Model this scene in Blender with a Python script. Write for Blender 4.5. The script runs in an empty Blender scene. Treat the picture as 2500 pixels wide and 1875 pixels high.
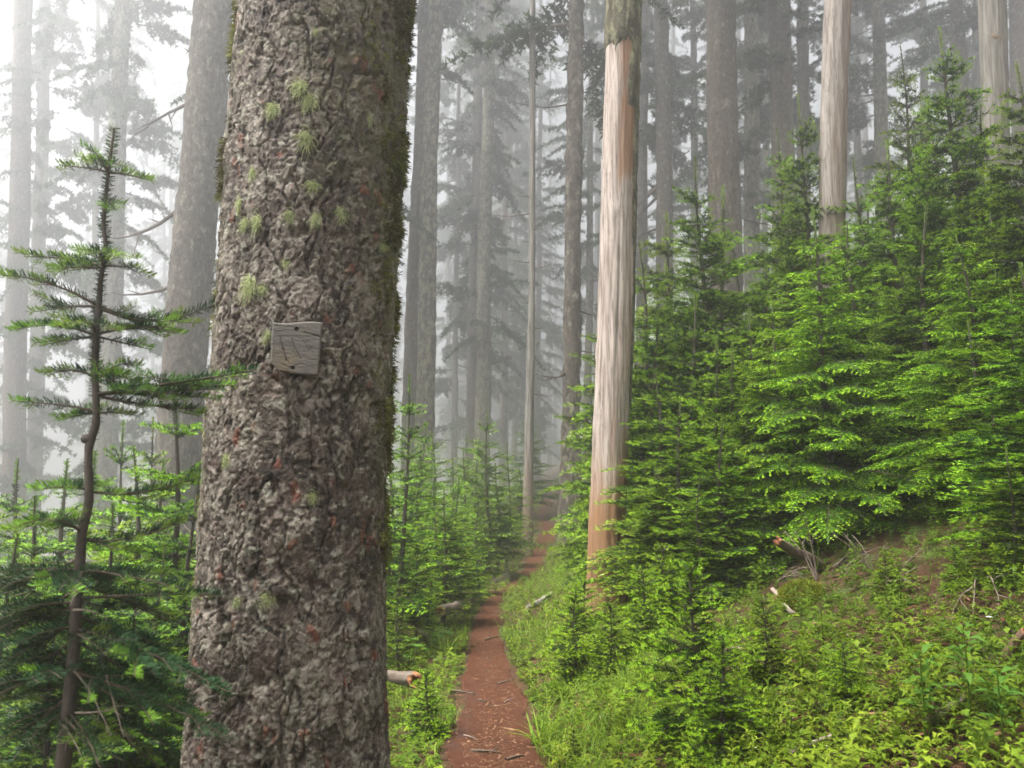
import bpy, math
import numpy as np
from mathutils import Vector, Matrix

# ------------------------------------------------------------------ camera, sky, sun, exposure
sc = bpy.context.scene
COL = sc.collection
FPX, PITCH, CAM = 2000.0, math.radians(6.5), np.array([0.0, 0.0, 1.6])
cam_data = bpy.data.cameras.new('camera'); cam = bpy.data.objects.new('camera', cam_data); COL.objects.link(cam)
cam_data.sensor_width = 36.0; cam_data.lens = 36.0 * FPX / 2500.0
cam_data.dof.use_dof = True; cam_data.dof.focus_distance = 5.4; cam_data.dof.aperture_fstop = 3.4
cam_data.clip_start = 0.05; cam_data.clip_end = 1500.0
cam.location = CAM; cam.rotation_euler = (math.pi / 2 + PITCH, 0, 0)
sc.camera = cam

SUN_EL, SUN_AZ = math.radians(68), math.radians(-110)      # azimuth from +Y, negative = towards the left
world = bpy.data.worlds.new('World'); sc.world = world; world.use_nodes = True
wn = world.node_tree; wn.nodes.clear()
w_out = wn.nodes.new('ShaderNodeOutputWorld'); w_bg = wn.nodes.new('ShaderNodeBackground')
w_sky = wn.nodes.new('ShaderNodeTexSky'); w_sky.sky_type = 'NISHITA'; w_sky.sun_disc = False
w_sky.sun_elevation = SUN_EL; w_sky.sun_rotation = SUN_AZ
w_sky.air_density = 1.0; w_sky.dust_density = 6.0; w_sky.ozone_density = 1.0
w_hs = wn.nodes.new('ShaderNodeHueSaturation'); w_hs.inputs['Saturation'].default_value = 0.22
wn.links.new(w_sky.outputs[0], w_hs.inputs['Color']); wn.links.new(w_hs.outputs[0], w_bg.inputs[0])
w_bg.inputs[1].default_value = 0.074
wn.links.new(w_bg.outputs[0], w_out.inputs[0])

sun_data = bpy.data.lights.new('sun', 'SUN'); sun = bpy.data.objects.new('sun', sun_data); COL.objects.link(sun)
sun_data.energy = 4.0; sun_data.angle = math.radians(26); sun_data.color = (1.0, 0.96, 0.9)
sd = Vector((math.sin(SUN_AZ) * math.cos(SUN_EL), math.cos(SUN_AZ) * math.cos(SUN_EL), math.sin(SUN_EL)))
sun.rotation_euler = sd.to_track_quat('Z', 'Y').to_euler()

sc.view_settings.view_transform = 'Standard'; sc.view_settings.look = 'None'
sc.view_settings.gamma = 1.0; sc.view_settings.use_curve_mapping = False
sc.view_settings.exposure = 2.1
sc.render.engine = 'CYCLES'
cy = sc.cycles
cy.use_denoising = True
cy.max_bounces = 8; cy.diffuse_bounces = 3; cy.glossy_bounces = 2; cy.transmission_bounces = 3
cy.volume_bounces = 2; cy.transparent_max_bounces = 4
cy.caustics_reflective = False; cy.caustics_refractive = False
cy.sample_clamp_indirect = 6.0
HAZE_DENSITY = 0.0090

# ------------------------------------------------------------------ helpers
rng = np.random.default_rng(7)
CP, SP = math.cos(PITCH), math.sin(PITCH)

def P(px, py, Y):
    """world point seen at photo pixel (px, py) at distance Y ahead"""
    u = (px - 1250.0) / FPX; v = (937.5 - py) / FPX
    d = np.array([u, CP - v * SP, SP + v * CP])
    return CAM + d * (Y / d[1])

def norm(a):
    return a / np.maximum(np.linalg.norm(a, axis=-1, keepdims=True), 1e-9)

def hash3(ix, iy, iz, seed):
    h = (ix.astype(np.int64) * 374761393 + iy.astype(np.int64) * 668265263 + iz.astype(np.int64) * 2246822519 + seed * 3266489917) & 0xFFFFFFFF
    h = ((h ^ (h >> 15)) * 2246822519) & 0xFFFFFFFF
    h = ((h ^ (h >> 13)) * 3266489917) & 0xFFFFFFFF
    return ((h ^ (h >> 16)) & 0xFFFFFF) / float(0xFFFFFF)

def vnoise(x, y, z=0.0, seed=0):
    x, y, z = np.broadcast_arrays(np.asarray(x, float), np.asarray(y, float), np.asarray(z, float))
    ix, iy, iz = np.floor(x), np.floor(y), np.floor(z)
    fx, fy, fz = x - ix, y - iy, z - iz
    fx, fy, fz = [f * f * (3 - 2 * f) for f in (fx, fy, fz)]
    r = 0
    for dx in (0, 1):
        for dy in (0, 1):
            for dz in (0, 1):
                w = (fx if dx else 1 - fx) * (fy if dy else 1 - fy) * (fz if dz else 1 - fz)
                r = r + w * hash3(ix + dx, iy + dy, iz + dz, seed)
    return r * 2 - 1

def fbm(x, y, z=0.0, seed=0, oct=4):
    r = 0; a = 1; t = 0
    for o in range(oct):
        f = 2.03 ** o
        r = r + a * vnoise(np.asarray(x) * f, np.asarray(y) * f, np.asarray(z) * f, seed + o * 17); t += a; a *= 0.5
    return r / t

def voronoi(u, v, seed=0):
    iu, iv = np.floor(u), np.floor(v)
    F1 = np.full(u.shape, 9.0); F2 = np.full(u.shape, 9.0)
    cid = np.zeros(u.shape); ou = np.zeros(u.shape); ov = np.zeros(u.shape)
    z = np.zeros_like(iu)
    for du in (-1, 0, 1):
        for dv in (-1, 0, 1):
            cu, cv = iu + du, iv + dv
            pu = cu + 0.1 + 0.8 * hash3(cu, cv, z, seed); pv = cv + 0.1 + 0.8 * hash3(cu, cv, z, seed + 1)
            d = np.hypot(u - pu, v - pv)
            near = d < F1
            F2 = np.where(near, F1, np.minimum(F2, d))
            cid = np.where(near, hash3(cu, cv, z, seed + 2), cid)
            ou = np.where(near, u - pu, ou); ov = np.where(near, v - pv, ov)
            F1 = np.where(near, d, F1)
    return F1, F2, cid, ou, ov

def sstep(a, b, x):
    t = np.clip((x - a) / (b - a), 0, 1); return t * t * (3 - 2 * t)

def mk_mesh(name, verts, faces, mats, attrs=None, mat_idx=None, smooth=False):
    """verts (N,3), faces (M,3) or (M,4) or list of such; attrs: name -> (N,) floats"""
    me = bpy.data.meshes.new(name)
    verts = np.asarray(verts, np.float32)
    fl = faces if isinstance(faces, list) else [faces]
    fl = [np.asarray(f, np.int32) for f in fl if len(f)]
    loops = np.concatenate([f.ravel() for f in fl])
    tot = np.concatenate([np.full(len(f), f.shape[1], np.int32) for f in fl])
    start = np.concatenate([[0], np.cumsum(tot)[:-1]]).astype(np.int32)
    me.vertices.add(len(verts)); me.vertices.foreach_set('co', verts.ravel())
    me.loops.add(len(loops)); me.loops.foreach_set('vertex_index', loops)
    me.polygons.add(len(tot)); me.polygons.foreach_set('loop_start', start); me.polygons.foreach_set('loop_total', tot)
    for m in (mats if isinstance(mats, (list, tuple)) else [mats]):
        me.materials.append(m)
    if mat_idx is not None:
        me.polygons.foreach_set('material_index', np.asarray(mat_idx, np.int32))
    if attrs:
        for k, a in attrs.items():
            at = me.attributes.new(k, 'FLOAT', 'POINT'); at.data.foreach_set('value', np.asarray(a, np.float32))
    if smooth:
        me.polygons.foreach_set('use_smooth', np.ones(len(tot), bool))
    me.update(calc_edges=True)
    return me

def obj(name, me, parent=None, loc=None, rot=None, scale=None):
    o = bpy.data.objects.new(name, me); COL.objects.link(o)
    if parent is not None: o.parent = parent
    if loc is not None: o.location = loc
    if rot is not None: o.rotation_euler = rot
    if scale is not None: o.scale = scale
    return o

def tag(o, label=None, cat=None, group=None, kind=None):
    if label: o['label'] = label
    if cat: o['category'] = cat
    if group: o['group'] = group
    if kind: o['kind'] = kind
    return o

def empty(name, loc, label=None, cat=None, group=None):
    o = bpy.data.objects.new(name, None); COL.objects.link(o); o.location = loc; o.empty_display_size = 0.2
    return tag(o, label, cat, group)

class MB:
    """collects vertices and faces of one mesh"""
    def __init__(s): s.v = []; s.f3 = []; s.f4 = []; s.m3 = []; s.m4 = []; s.a = {}; s.n = 0
    def add(s, v, f, attrs=None, mi=0):
        v = np.asarray(v, float); f = np.asarray(f, int)
        if not len(f): return
        s.v.append(v); (s.f3 if f.shape[1] == 3 else s.f4).append(f + s.n); (s.m3 if f.shape[1] == 3 else s.m4).append(np.full(len(f), mi))
        for k, a in (attrs or {}).items(): s.a.setdefault(k, []).append((s.n, np.broadcast_to(a, (len(v),))))
        s.n += len(v)
    def build(s, name, mats, smooth=False):
        fl = []; mi = []
        if s.f3: fl.append(np.concatenate(s.f3)); mi += s.m3
        if s.f4: fl.append(np.concatenate(s.f4)); mi += s.m4
        at = {}
        for k, ps in s.a.items():
            b = np.zeros(s.n, np.float32)
            for o, a in ps: b[o:o + len(a)] = a
            at[k] = b
        return mk_mesh(name, np.concatenate(s.v), fl, mats, at, np.concatenate(mi), smooth)

def grid_faces(nr, nc, closed=False):
    i, j = np.meshgrid(np.arange(nr - 1), np.arange(nc if closed else nc - 1), indexing='ij')
    j2 = (j + 1) % nc
    return np.stack([i * nc + j, i * nc + j2, (i + 1) * nc + j2, (i + 1) * nc + j], -1).reshape(-1, 4)

def tube(pts, rad, nc=6, cap=True):
    """swept tube along pts (n,3) with radii"""
    pts = np.asarray(pts, float); rad = np.broadcast_to(np.asarray(rad, float), (len(pts),))
    T = norm(np.gradient(pts, axis=0))
    ref = np.array([0.3, 0.2, 1.0]) if abs(T[:, 2]).mean() < 0.8 else np.array([1.0, 0.2, 0.0])
    A = norm(np.cross(T, ref)); B = np.cross(T, A)
    th = np.arange(nc) * 2 * math.pi / nc
    v = pts[:, None] + rad[:, None, None] * (np.cos(th)[None, :, None] * A[:, None] + np.sin(th)[None, :, None] * B[:, None])
    v = v.reshape(-1, 3); f = grid_faces(len(pts), nc, True)
    return v, f

def scatter(tv, tf, pos, yaw, tilt, tdir, scale):
    """copies of a template (verts, tris): scaled, tilted towards tdir, turned by yaw; returns verts, tris"""
    n = len(pos); tv = np.asarray(tv, float)
    c, s = np.cos(yaw), np.sin(yaw)
    x = tv[None, :, 0] * c[:, None] - tv[None, :, 1] * s[:, None]
    y = tv[None, :, 0] * s[:, None] + tv[None, :, 1] * c[:, None]
    z = np.broadcast_to(tv[None, :, 2], x.shape)
    # tilt about horizontal axis perpendicular to tdir
    ct, st = np.cos(tilt)[:, None], np.sin(tilt)[:, None]
    dx, dy = np.cos(tdir)[:, None], np.sin(tdir)[:, None]
    al = x * dx + y * dy; pe = -x * dy + y * dx
    al2 = al * ct + z * st; z2 = -al * st + z * ct
    x2 = al2 * dx - pe * dy; y2 = al2 * dy + pe * dx
    v = np.stack([x2, y2, z2], -1) * scale[:, None, None] + pos[:, None]
    f = (np.asarray(tf)[None] + (np.arange(n) * len(tv))[:, None, None]).reshape(-1, np.asarray(tf).shape[1])
    return v.reshape(-1, 3), f

# ------------------------------------------------------------------ materials
def new_mat(name):
    m = bpy.data.materials.new(name); m.use_nodes = True; nt = m.node_tree; nt.nodes.clear()
    return m, nt
def N(nt, t, **kw):
    n = nt.nodes.new(t)
    for k, v in kw.items():
        if k in n.inputs: n.inputs[k].default_value = v
        else: setattr(n, k, v)
    return n
def ramp(nt, stops, src, interp='LINEAR'):
    r = nt.nodes.new('ShaderNodeValToRGB'); cr = r.color_ramp; cr.interpolation = interp
    while len(cr.elements) < len(stops): cr.elements.new(0.5)
    for e, (p, c) in zip(cr.elements, stops): e.position = p; e.color = (*c, 1)
    nt.links.new(src, r.inputs[0]); return r.outputs[0]
def mix(nt, fac, a, b, mode='MIX'):
    m = nt.nodes.new('ShaderNodeMix'); m.data_type = 'RGBA'; m.blend_type = mode; m.clamp_factor = True
    for s, v in ((m.inputs[0], fac), (m.inputs[6], a), (m.inputs[7], b)):
        if isinstance(v, (int, float)): s.default_value = v
        elif isinstance(v, tuple): s.default_value = (*v, 1)
        else: nt.links.new(v, s)
    return m.outputs[2]
def attr(nt, name):
    a = nt.nodes.new('ShaderNodeAttribute'); a.attribute_name = name; return a.outputs['Fac']
def noise(nt, scale, detail=4, rough=0.6, vec=None, stretch=None):
    n = N(nt, 'ShaderNodeTexNoise'); n.inputs['Scale'].default_value = scale; n.inputs['Detail'].default_value = detail; n.inputs['Roughness'].default_value = rough
    tc = nt.nodes.new('ShaderNodeTexCoord'); src = tc.outputs['Object']
    if stretch:
        mp = nt.nodes.new('ShaderNodeMapping'); mp.inputs['Scale'].default_value = stretch; nt.links.new(src, mp.inputs[0]); src = mp.outputs[0]
    nt.links.new(src, n.inputs['Vector'])
    return n.outputs['Fac']
def math_node(nt, op, a, b=0.0, clamp=False):
    m = nt.nodes.new('ShaderNodeMath'); m.operation = op; m.use_clamp = clamp
    for s, v in ((m.inputs[0], a), (m.inputs[1], b)):
        if isinstance(v, (int, float)): s.default_value = v
        else: nt.links.new(v, s)
    return m.outputs[0]
def finish(nt, col, rough=0.8, spec=0.25, bump=None, bstr=0.4, bdist=0.01, translucent=0.0, tcol=None):
    out = nt.nodes.new('ShaderNodeOutputMaterial')
    b = nt.nodes.new('ShaderNodeBsdfPrincipled')
    if isinstance(col, tuple): b.inputs['Base Color'].default_value = (*col, 1)
    else: nt.links.new(col, b.inputs['Base Color'])
    if isinstance(rough, (int, float)): b.inputs['Roughness'].default_value = rough
    else: nt.links.new(rough, b.inputs['Roughness'])
    b.inputs['Specular IOR Level'].default_value = spec
    if bump is not None:
        bn = nt.nodes.new('ShaderNodeBump'); bn.inputs['Strength'].default_value = bstr; bn.inputs['Distance'].default_value = bdist
        nt.links.new(bump, bn.inputs['Height']); nt.links.new(bn.outputs[0], b.inputs['Normal'])
    if translucent > 0:
        t = nt.nodes.new('ShaderNodeBsdfTranslucent')
        src = tcol if tcol is not None else col
        if isinstance(src, tuple): t.inputs[0].default_value = (*src, 1)
        else: nt.links.new(src, t.inputs[0])
        mx = nt.nodes.new('ShaderNodeMixShader'); mx.inputs[0].default_value = translucent
        nt.links.new(b.outputs[0], mx.inputs[1]); nt.links.new(t.outputs[0], mx.inputs[2])
        nt.links.new(mx.outputs[0], out.inputs[0])
    else:
        nt.links.new(b.outputs[0], out.inputs[0])

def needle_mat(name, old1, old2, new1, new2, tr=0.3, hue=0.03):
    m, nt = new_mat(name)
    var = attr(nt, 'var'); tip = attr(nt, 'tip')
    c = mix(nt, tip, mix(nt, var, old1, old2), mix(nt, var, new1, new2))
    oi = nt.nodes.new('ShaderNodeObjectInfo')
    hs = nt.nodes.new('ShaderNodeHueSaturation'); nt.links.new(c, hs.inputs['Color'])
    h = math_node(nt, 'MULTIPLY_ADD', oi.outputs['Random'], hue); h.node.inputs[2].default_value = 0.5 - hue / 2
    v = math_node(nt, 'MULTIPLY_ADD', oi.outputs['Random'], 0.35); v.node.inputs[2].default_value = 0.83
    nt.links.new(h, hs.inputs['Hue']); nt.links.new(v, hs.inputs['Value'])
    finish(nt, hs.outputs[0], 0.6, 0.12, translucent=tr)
    return m

M = {}
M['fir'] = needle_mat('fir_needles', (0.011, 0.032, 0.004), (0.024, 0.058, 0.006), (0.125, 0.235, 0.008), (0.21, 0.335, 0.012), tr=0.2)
M['fir_near'] = needle_mat('silver_and_shade_fir_needles', (0.012, 0.032, 0.012), (0.026, 0.058, 0.020), (0.085, 0.165, 0.016), (0.14, 0.24, 0.020), tr=0.2)  # little fir's own colour; also painted shade on the lower-left firs
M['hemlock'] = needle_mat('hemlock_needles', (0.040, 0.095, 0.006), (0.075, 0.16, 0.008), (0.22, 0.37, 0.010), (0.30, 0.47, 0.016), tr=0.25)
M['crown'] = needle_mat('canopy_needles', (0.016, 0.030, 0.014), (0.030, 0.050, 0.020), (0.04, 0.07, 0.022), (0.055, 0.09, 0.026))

def twig_mat(name, a, b):
    m, nt = new_mat(name); c = mix(nt, noise(nt, 60, 3), a, b)
    finish(nt, c, 0.85, 0.15, noise(nt, 150, 3), 0.3, 0.003); return m
M['twig'] = twig_mat('twig_bark', (0.04, 0.028, 0.02), (0.10, 0.075, 0.055))
M['sapbark'] = twig_mat('sapling_bark', (0.035, 0.027, 0.021), (0.095, 0.08, 0.068))
M['deadtwig'] = twig_mat('dead_twig', (0.09, 0.065, 0.05), (0.19, 0.155, 0.125))

def bark_mat():
    m, nt = new_mat('old_bark')
    n1 = noise(nt, 9, 5, 0.65); n2 = noise(nt, 45, 5, 0.7); n3 = noise(nt, 22, 4); n4 = noise(nt, 5, 3)
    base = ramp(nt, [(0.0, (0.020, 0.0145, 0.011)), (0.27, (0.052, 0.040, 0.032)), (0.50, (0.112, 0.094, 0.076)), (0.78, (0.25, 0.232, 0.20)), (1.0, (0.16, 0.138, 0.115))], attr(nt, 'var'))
    fine = ramp(nt, [(0.25, (0.45, 0.42, 0.40)), (0.75, (1.25, 1.22, 1.18))], n2)
    c = mix(nt, 1.0, base, fine, 'MULTIPLY')
    pur = ramp(nt, [(0.5, (0, 0, 0)), (0.65, (0.45, 0.45, 0.45))], n1)
    c = mix(nt, pur, c, (0.10, 0.062, 0.055))
    red = math_node(nt, 'MULTIPLY', attr(nt, 'red'), 0.8, True)
    c = mix(nt, red, c, (0.13, 0.042, 0.022))
    lich = ramp(nt, [(0.58, (0, 0, 0)), (0.66, (0.75, 0.75, 0.75))], n3)
    c = mix(nt, lich, c, (0.25, 0.25, 0.195))
    mossm = math_node(nt, 'MULTIPLY', attr(nt, 'moss'), ramp(nt, [(0.4, (0, 0, 0)), (0.58, (1, 1, 1))], noise(nt, 17, 5, 0.7)), True)
    c = mix(nt, mossm, c, mix(nt, n4, (0.065, 0.065, 0.026), (0.12, 0.12, 0.045)))
    finish(nt, c, 0.75, 0.3, math_node(nt, 'ADD', n2, noise(nt, 160, 3, 0.6)), 0.9, 0.008)
    return m
M['bark'] = bark_mat()

def mid_bark(name, dark, light, lichen, amount):
    m, nt = new_mat(name)
    n2 = noise(nt, 13, 6, 0.75, stretch=(1, 1, 0.55)); n3 = noise(nt, 7, 6, 0.8, stretch=(1, 1, 0.5)); n1 = noise(nt, 3, 3)
    c = mix(nt, ramp(nt, [(0.38, (0, 0, 0)), (0.62, (1, 1, 1))], n2), dark, light)
    l = ramp(nt, [(0.62 - 0.2 * amount, (0, 0, 0)), (0.72 - 0.2 * amount, (0.9, 0.9, 0.9))], n3)
    c = mix(nt, l, c, lichen)
    c = mix(nt, ramp(nt, [(0.45, (0, 0, 0)), (0.7, (0.5, 0.5, 0.5))], n1), c, (0.085, 0.062, 0.05))
    c = mix(nt, math_node(nt, 'MULTIPLY', attr(nt, 'moss'), 0.85, True), c, (0.09, 0.10, 0.02))
    finish(nt, c, 0.85, 0.15, math_node(nt, 'ADD', n2, noise(nt, 40, 4, 0.7)), 1.0, 0.05)
    return m
M['bark_mid'] = mid_bark('grey_bark', (0.022, 0.017, 0.014), (0.12, 0.10, 0.082), (0.26, 0.25, 0.19), 0.45)
M['bark_lichen'] = mid_bark('lichen_bark', (0.025, 0.020, 0.016), (0.12, 0.10, 0.08), (0.27, 0.27, 0.175), 0.75)
M['bark_brown'] = mid_bark('brown_bark', (0.026, 0.018, 0.014), (0.13, 0.10, 0.08), (0.25, 0.235, 0.18), 0.40)

def snag_mat(name, pale1, pale2, brown, streak):
    m, nt = new_mat(name)
    n1 = noise(nt, 30, 5, 0.65, stretch=(1, 1, 0.05)); n2 = noise(nt, 8, 5, 0.6, stretch=(1, 1, 0.15)); n3 = noise(nt, 70, 4, 0.75, stretch=(1, 1, 0.05))
    n4 = noise(nt, 26, 5, 0.8, stretch=(1, 1, 0.14))
    c = mix(nt, n2, pale1, pale2)
    c = mix(nt, ramp(nt, [(0.44, (0, 0, 0)), (0.60, (0.85, 0.85, 0.85))], n1), c, streak)
    c = mix(nt, ramp(nt, [(0.58, (0, 0, 0)), (0.66, (0.8, 0.8, 0.8))], n4), c, (0.085, 0.065, 0.05))
    n5 = noise(nt, 11, 3, 0.6, stretch=(1, 1, 0.035)); cr_ = math_node(nt, 'ABSOLUTE', math_node(nt, 'SUBTRACT', n5, 0.5))
    c = mix(nt, ramp(nt, [(0.0, (0.8, 0.8, 0.8)), (0.014, (0, 0, 0))], cr_), c, (0.07, 0.055, 0.045))
    st = math_node(nt, 'MULTIPLY', attr(nt, 'stain'), math_node(nt, 'ADD', math_node(nt, 'MULTIPLY', n1, 1.5), 0.5), True)
    c = mix(nt, st, c, mix(nt, n3, brown, (0.17, 0.10, 0.055)))
    finish(nt, c, 0.7, 0.25, math_node(nt, 'ADD', n1, n3), 0.35, 0.006)
    return m
M['snag'] = snag_mat('bleached_wood', (0.26, 0.213, 0.183), (0.385, 0.337, 0.305), (0.20, 0.095, 0.045), (0.14, 0.105, 0.085))
M['snag_pale'] = snag_mat('silvered_wood', (0.21, 0.18, 0.16), (0.31, 0.28, 0.255), (0.15, 0.10, 0.07), (0.10, 0.082, 0.07))
M['snag_grey'] = snag_mat('weathered_wood', (0.13, 0.122, 0.105), (0.20, 0.188, 0.165), (0.10, 0.08, 0.06), (0.06, 0.054, 0.046))
M['log'] = snag_mat('log_wood', (0.075, 0.062, 0.050), (0.13, 0.112, 0.092), (0.10, 0.045, 0.022), (0.06, 0.048, 0.038))

def soil_mat():
    m, nt = new_mat('forest_floor')
    n1 = noise(nt, 2.2, 5, 0.65); n2 = noise(nt, 25, 5, 0.7); n3 = noise(nt, 90, 3, 0.7)
    c = mix(nt, n2, (0.022, 0.012, 0.007), (0.095, 0.048, 0.026))
    c = mix(nt, ramp(nt, [(0.50, (0, 0, 0)), (0.66, (0.8, 0.8, 0.8))], n1), c, mix(nt, n2, (0.03, 0.055, 0.010), (0.075, 0.12, 0.020)))
    finish(nt, c, 0.9, 0.15, math_node(nt, 'ADD', n2, n3), 0.8, 0.03); return m
M['soil'] = soil_mat()
def path_mat():
    m, nt = new_mat('trail_soil')
    n1 = noise(nt, 3, 4); n2 = noise(nt, 55, 6, 0.75); n3 = noise(nt, 200, 3, 0.7)
    c = mix(nt, n2, (0.040, 0.0125, 0.0045), (0.115, 0.036, 0.0135))
    c = mix(nt, ramp(nt, [(0.4, (0, 0, 0)), (0.7, (0.6, 0.6, 0.6))], n1), c, (0.060, 0.019, 0.0072))
    c = mix(nt, ramp(nt, [(0.66, (0, 0, 0)), (0.72, (0.7, 0.7, 0.7))], n3), c, (0.16, 0.07, 0.036))
    c = mix(nt, attr(nt, 'wet'), c, (0.05, 0.03, 0.028))
    finish(nt, c, 0.85, 0.2, math_node(nt, 'ADD', n2, n3), 0.9, 0.02); return m
M['path'] = path_mat()

def leaf_mat(name, a, b, c3, tr=0.35, rough=0.45):
    m, nt = new_mat(name); v = attr(nt, 'var')
    c = ramp(nt, [(0.0, a), (0.6, b), (1.0, c3)], v)
    finish(nt, c, rough + 0.1, 0.15, translucent=tr); return m
M['cover'] = leaf_mat('ground_leaves', (0.050, 0.095, 0.007), (0.11, 0.175, 0.010), (0.19, 0.25, 0.018))
M['grass'] = leaf_mat('grass_blades', (0.08, 0.16, 0.010), (0.14, 0.23, 0.015), (0.22, 0.28, 0.035))
M['broad'] = leaf_mat('broad_leaves', (0.040, 0.10, 0.012), (0.07, 0.155, 0.018), (0.11, 0.20, 0.025))
M['moss'] = leaf_mat('moss_fronds', (0.060, 0.036, 0.014), (0.075, 0.072, 0.020), (0.15, 0.155, 0.038), 0.2, 0.8)
M['moss_green'] = leaf_mat('cushion_moss', (0.07, 0.085, 0.008), (0.13, 0.15, 0.012), (0.20, 0.21, 0.018), 0.2, 0.8)
M['lichen'] = leaf_mat('beard_lichen', (0.26, 0.30, 0.13), (0.36, 0.41, 0.18), (0.46, 0.50, 0.27), 0.2, 0.8)
M['litter'] = leaf_mat('twig_litter', (0.05, 0.024, 0.012), (0.12, 0.055, 0.028), (0.24, 0.14, 0.085), 0.0, 0.9)
M['petal'] = leaf_mat('flower_petals', (0.75, 0.72, 0.72), (0.8, 0.74, 0.74), (0.8, 0.6, 0.62), 0.2)

# ------------------------------------------------------------------ terrain
PATH = [(1215, 1875, 4.7, 0.54), (1208, 1829, 5.1, 0.53), (1203, 1686, 6.7, 0.46), (1189, 1600, 8.4, 0.34), (1187, 1543, 10, 0.31), (1197, 1486, 12, 0.25),
        (1213, 1455, 13.3, 0.20), (1262, 1422, 15.5, 0.14), (1299, 1392, 17.5, 0.36), (1312, 1347, 21, 0.46), (1342, 1301, 25, 0.46), (1341, 1284, 27, 0.44), (1317, 1268, 30, 0.34), (1335, 1229, 36, 0.36)]
_pp = [(-12.0, 0.3, 0.0, 0.5), (0.0, 0.02, 0.0, 0.5), (2.5, -0.06, 0.0, 0.52)]
for px, py, Y, w in PATH:
    q = P(px, py, Y); _pp.append((Y, q[0], q[2], w))
_pp.append((160.0, 6.0, 3.0, 0.4))
_pp = np.array(_pp)
yy = np.linspace(-12, 160, 3441)
def _sm(c):
    a = np.interp(yy, _pp[:, 0], _pp[:, c]); k = np.hanning(21); k /= k.sum()
    return np.convolve(np.pad(a, 10, mode='edge'), k, 'valid')
_xc, _zc, _wc = _sm(1), _sm(2), _sm(3)
def path_at(y): return np.interp(y, yy, _xc), np.interp(y, yy, _zc), np.interp(y, yy, _wc)

def ground(x, y):
    x = np.asarray(x, float); y = np.asarray(y, float)
    xc, zc, w = path_at(y); d = x - xc
    r = np.maximum(d - 0.28, 0); l = np.maximum(-d - 0.30, 0)
    rr = r * r / (r + 0.25)
    z = zc + 0.46 * np.minimum(rr, 6) + 0.32 * np.clip(rr - 6, 0, 70)
    ll = np.maximum(l - 0.8, 0)
    z = z - 0.05 * np.minimum(l, 0.8) - 0.52 * np.clip(ll * ll / (ll + 0.4), 0, 26)
    m = np.clip((np.abs(d) - 0.25) / 0.6, 0, 1)
    z = z + m * (0.10 * fbm(x * 0.7, y * 0.7, seed=3, oct=3) + 0.03 * fbm(x * 4, y * 4, seed=9, oct=2))
    return z
def gz(x, y): return float(ground(np.array([x]), np.array([y]))[0])

def axis_pts(a, b, n, c0, c1, lo, hi):
    return np.unique(np.concatenate([np.linspace(lo, a, c0), np.linspace(a, b, n), np.linspace(b, hi, c1)]))
gx = axis_pts(-5, 8, 150, 30, 34, -160, 170); gy = axis_pts(1, 26, 190, 14, 40, -60, 190)
GX, GY = np.meshgrid(gx, gy)
gv = np.stack([GX, GY, ground(GX, GY)], -1).reshape(-1, 3)
go = obj('ground', mk_mesh('ground', gv, grid_faces(len(gy), len(gx)), M['soil'], smooth=True)); tag(go, kind='structure')

# trail: a draped sheet with ragged edges
py_ = np.arange(-4, 40, 0.05); nc = 22
xc, zc, w = path_at(py_)
t = np.linspace(-1, 1, nc)
wl = w / 2 * (1.05 + 0.28 * fbm(py_ * 2.2, 0 * py_, seed=21, oct=3)); wr = w / 2 * (1.05 + 0.28 * fbm(py_ * 2.2, 9 + 0 * py_, seed=22, oct=3))
TX = xc[:, None] + np.where(t[None] < 0, t[None] * wl[:, None], t[None] * wr[:, None]); TY = np.repeat(py_[:, None], nc, 1)
TZ = ground(TX, TY) + 0.014 - 0.03 * (1 - t[None] ** 2) * 0.3 + 0.010 * fbm(TX * 9, TY * 9, seed=5) + 0.004 * fbm(TX * 40, TY * 40, seed=6, oct=2)
TZ[:, 0] -= 0.05; TZ[:, -1] -= 0.05
wet = sstep(-0.45, -0.95, t)[None] * sstep(4.6, 5.4, TY) * sstep(7.4, 6.4, TY) * np.clip(0.4 + fbm(TX * 8, TY * 8, seed=41), 0, 1)
tr = obj('path', mk_mesh('path', np.stack([TX, TY, TZ], -1).reshape(-1, 3), grid_faces(len(py_), nc), M['path'], {'wet': wet.ravel()}, smooth=True)); tag(tr, kind='structure')

# ------------------------------------------------------------------ conifer foliage generator
class Shoots:
    """needle-bearing twig segments: start, end, up, new-growth 0..1, radius, needle density"""
    def __init__(s): s.r = []
    def add(s, a, b, tip, rad, den=1.0): s.r.append((*a, *b, tip, rad, den))
    def arr(s): return np.array(s.r, float)

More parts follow.
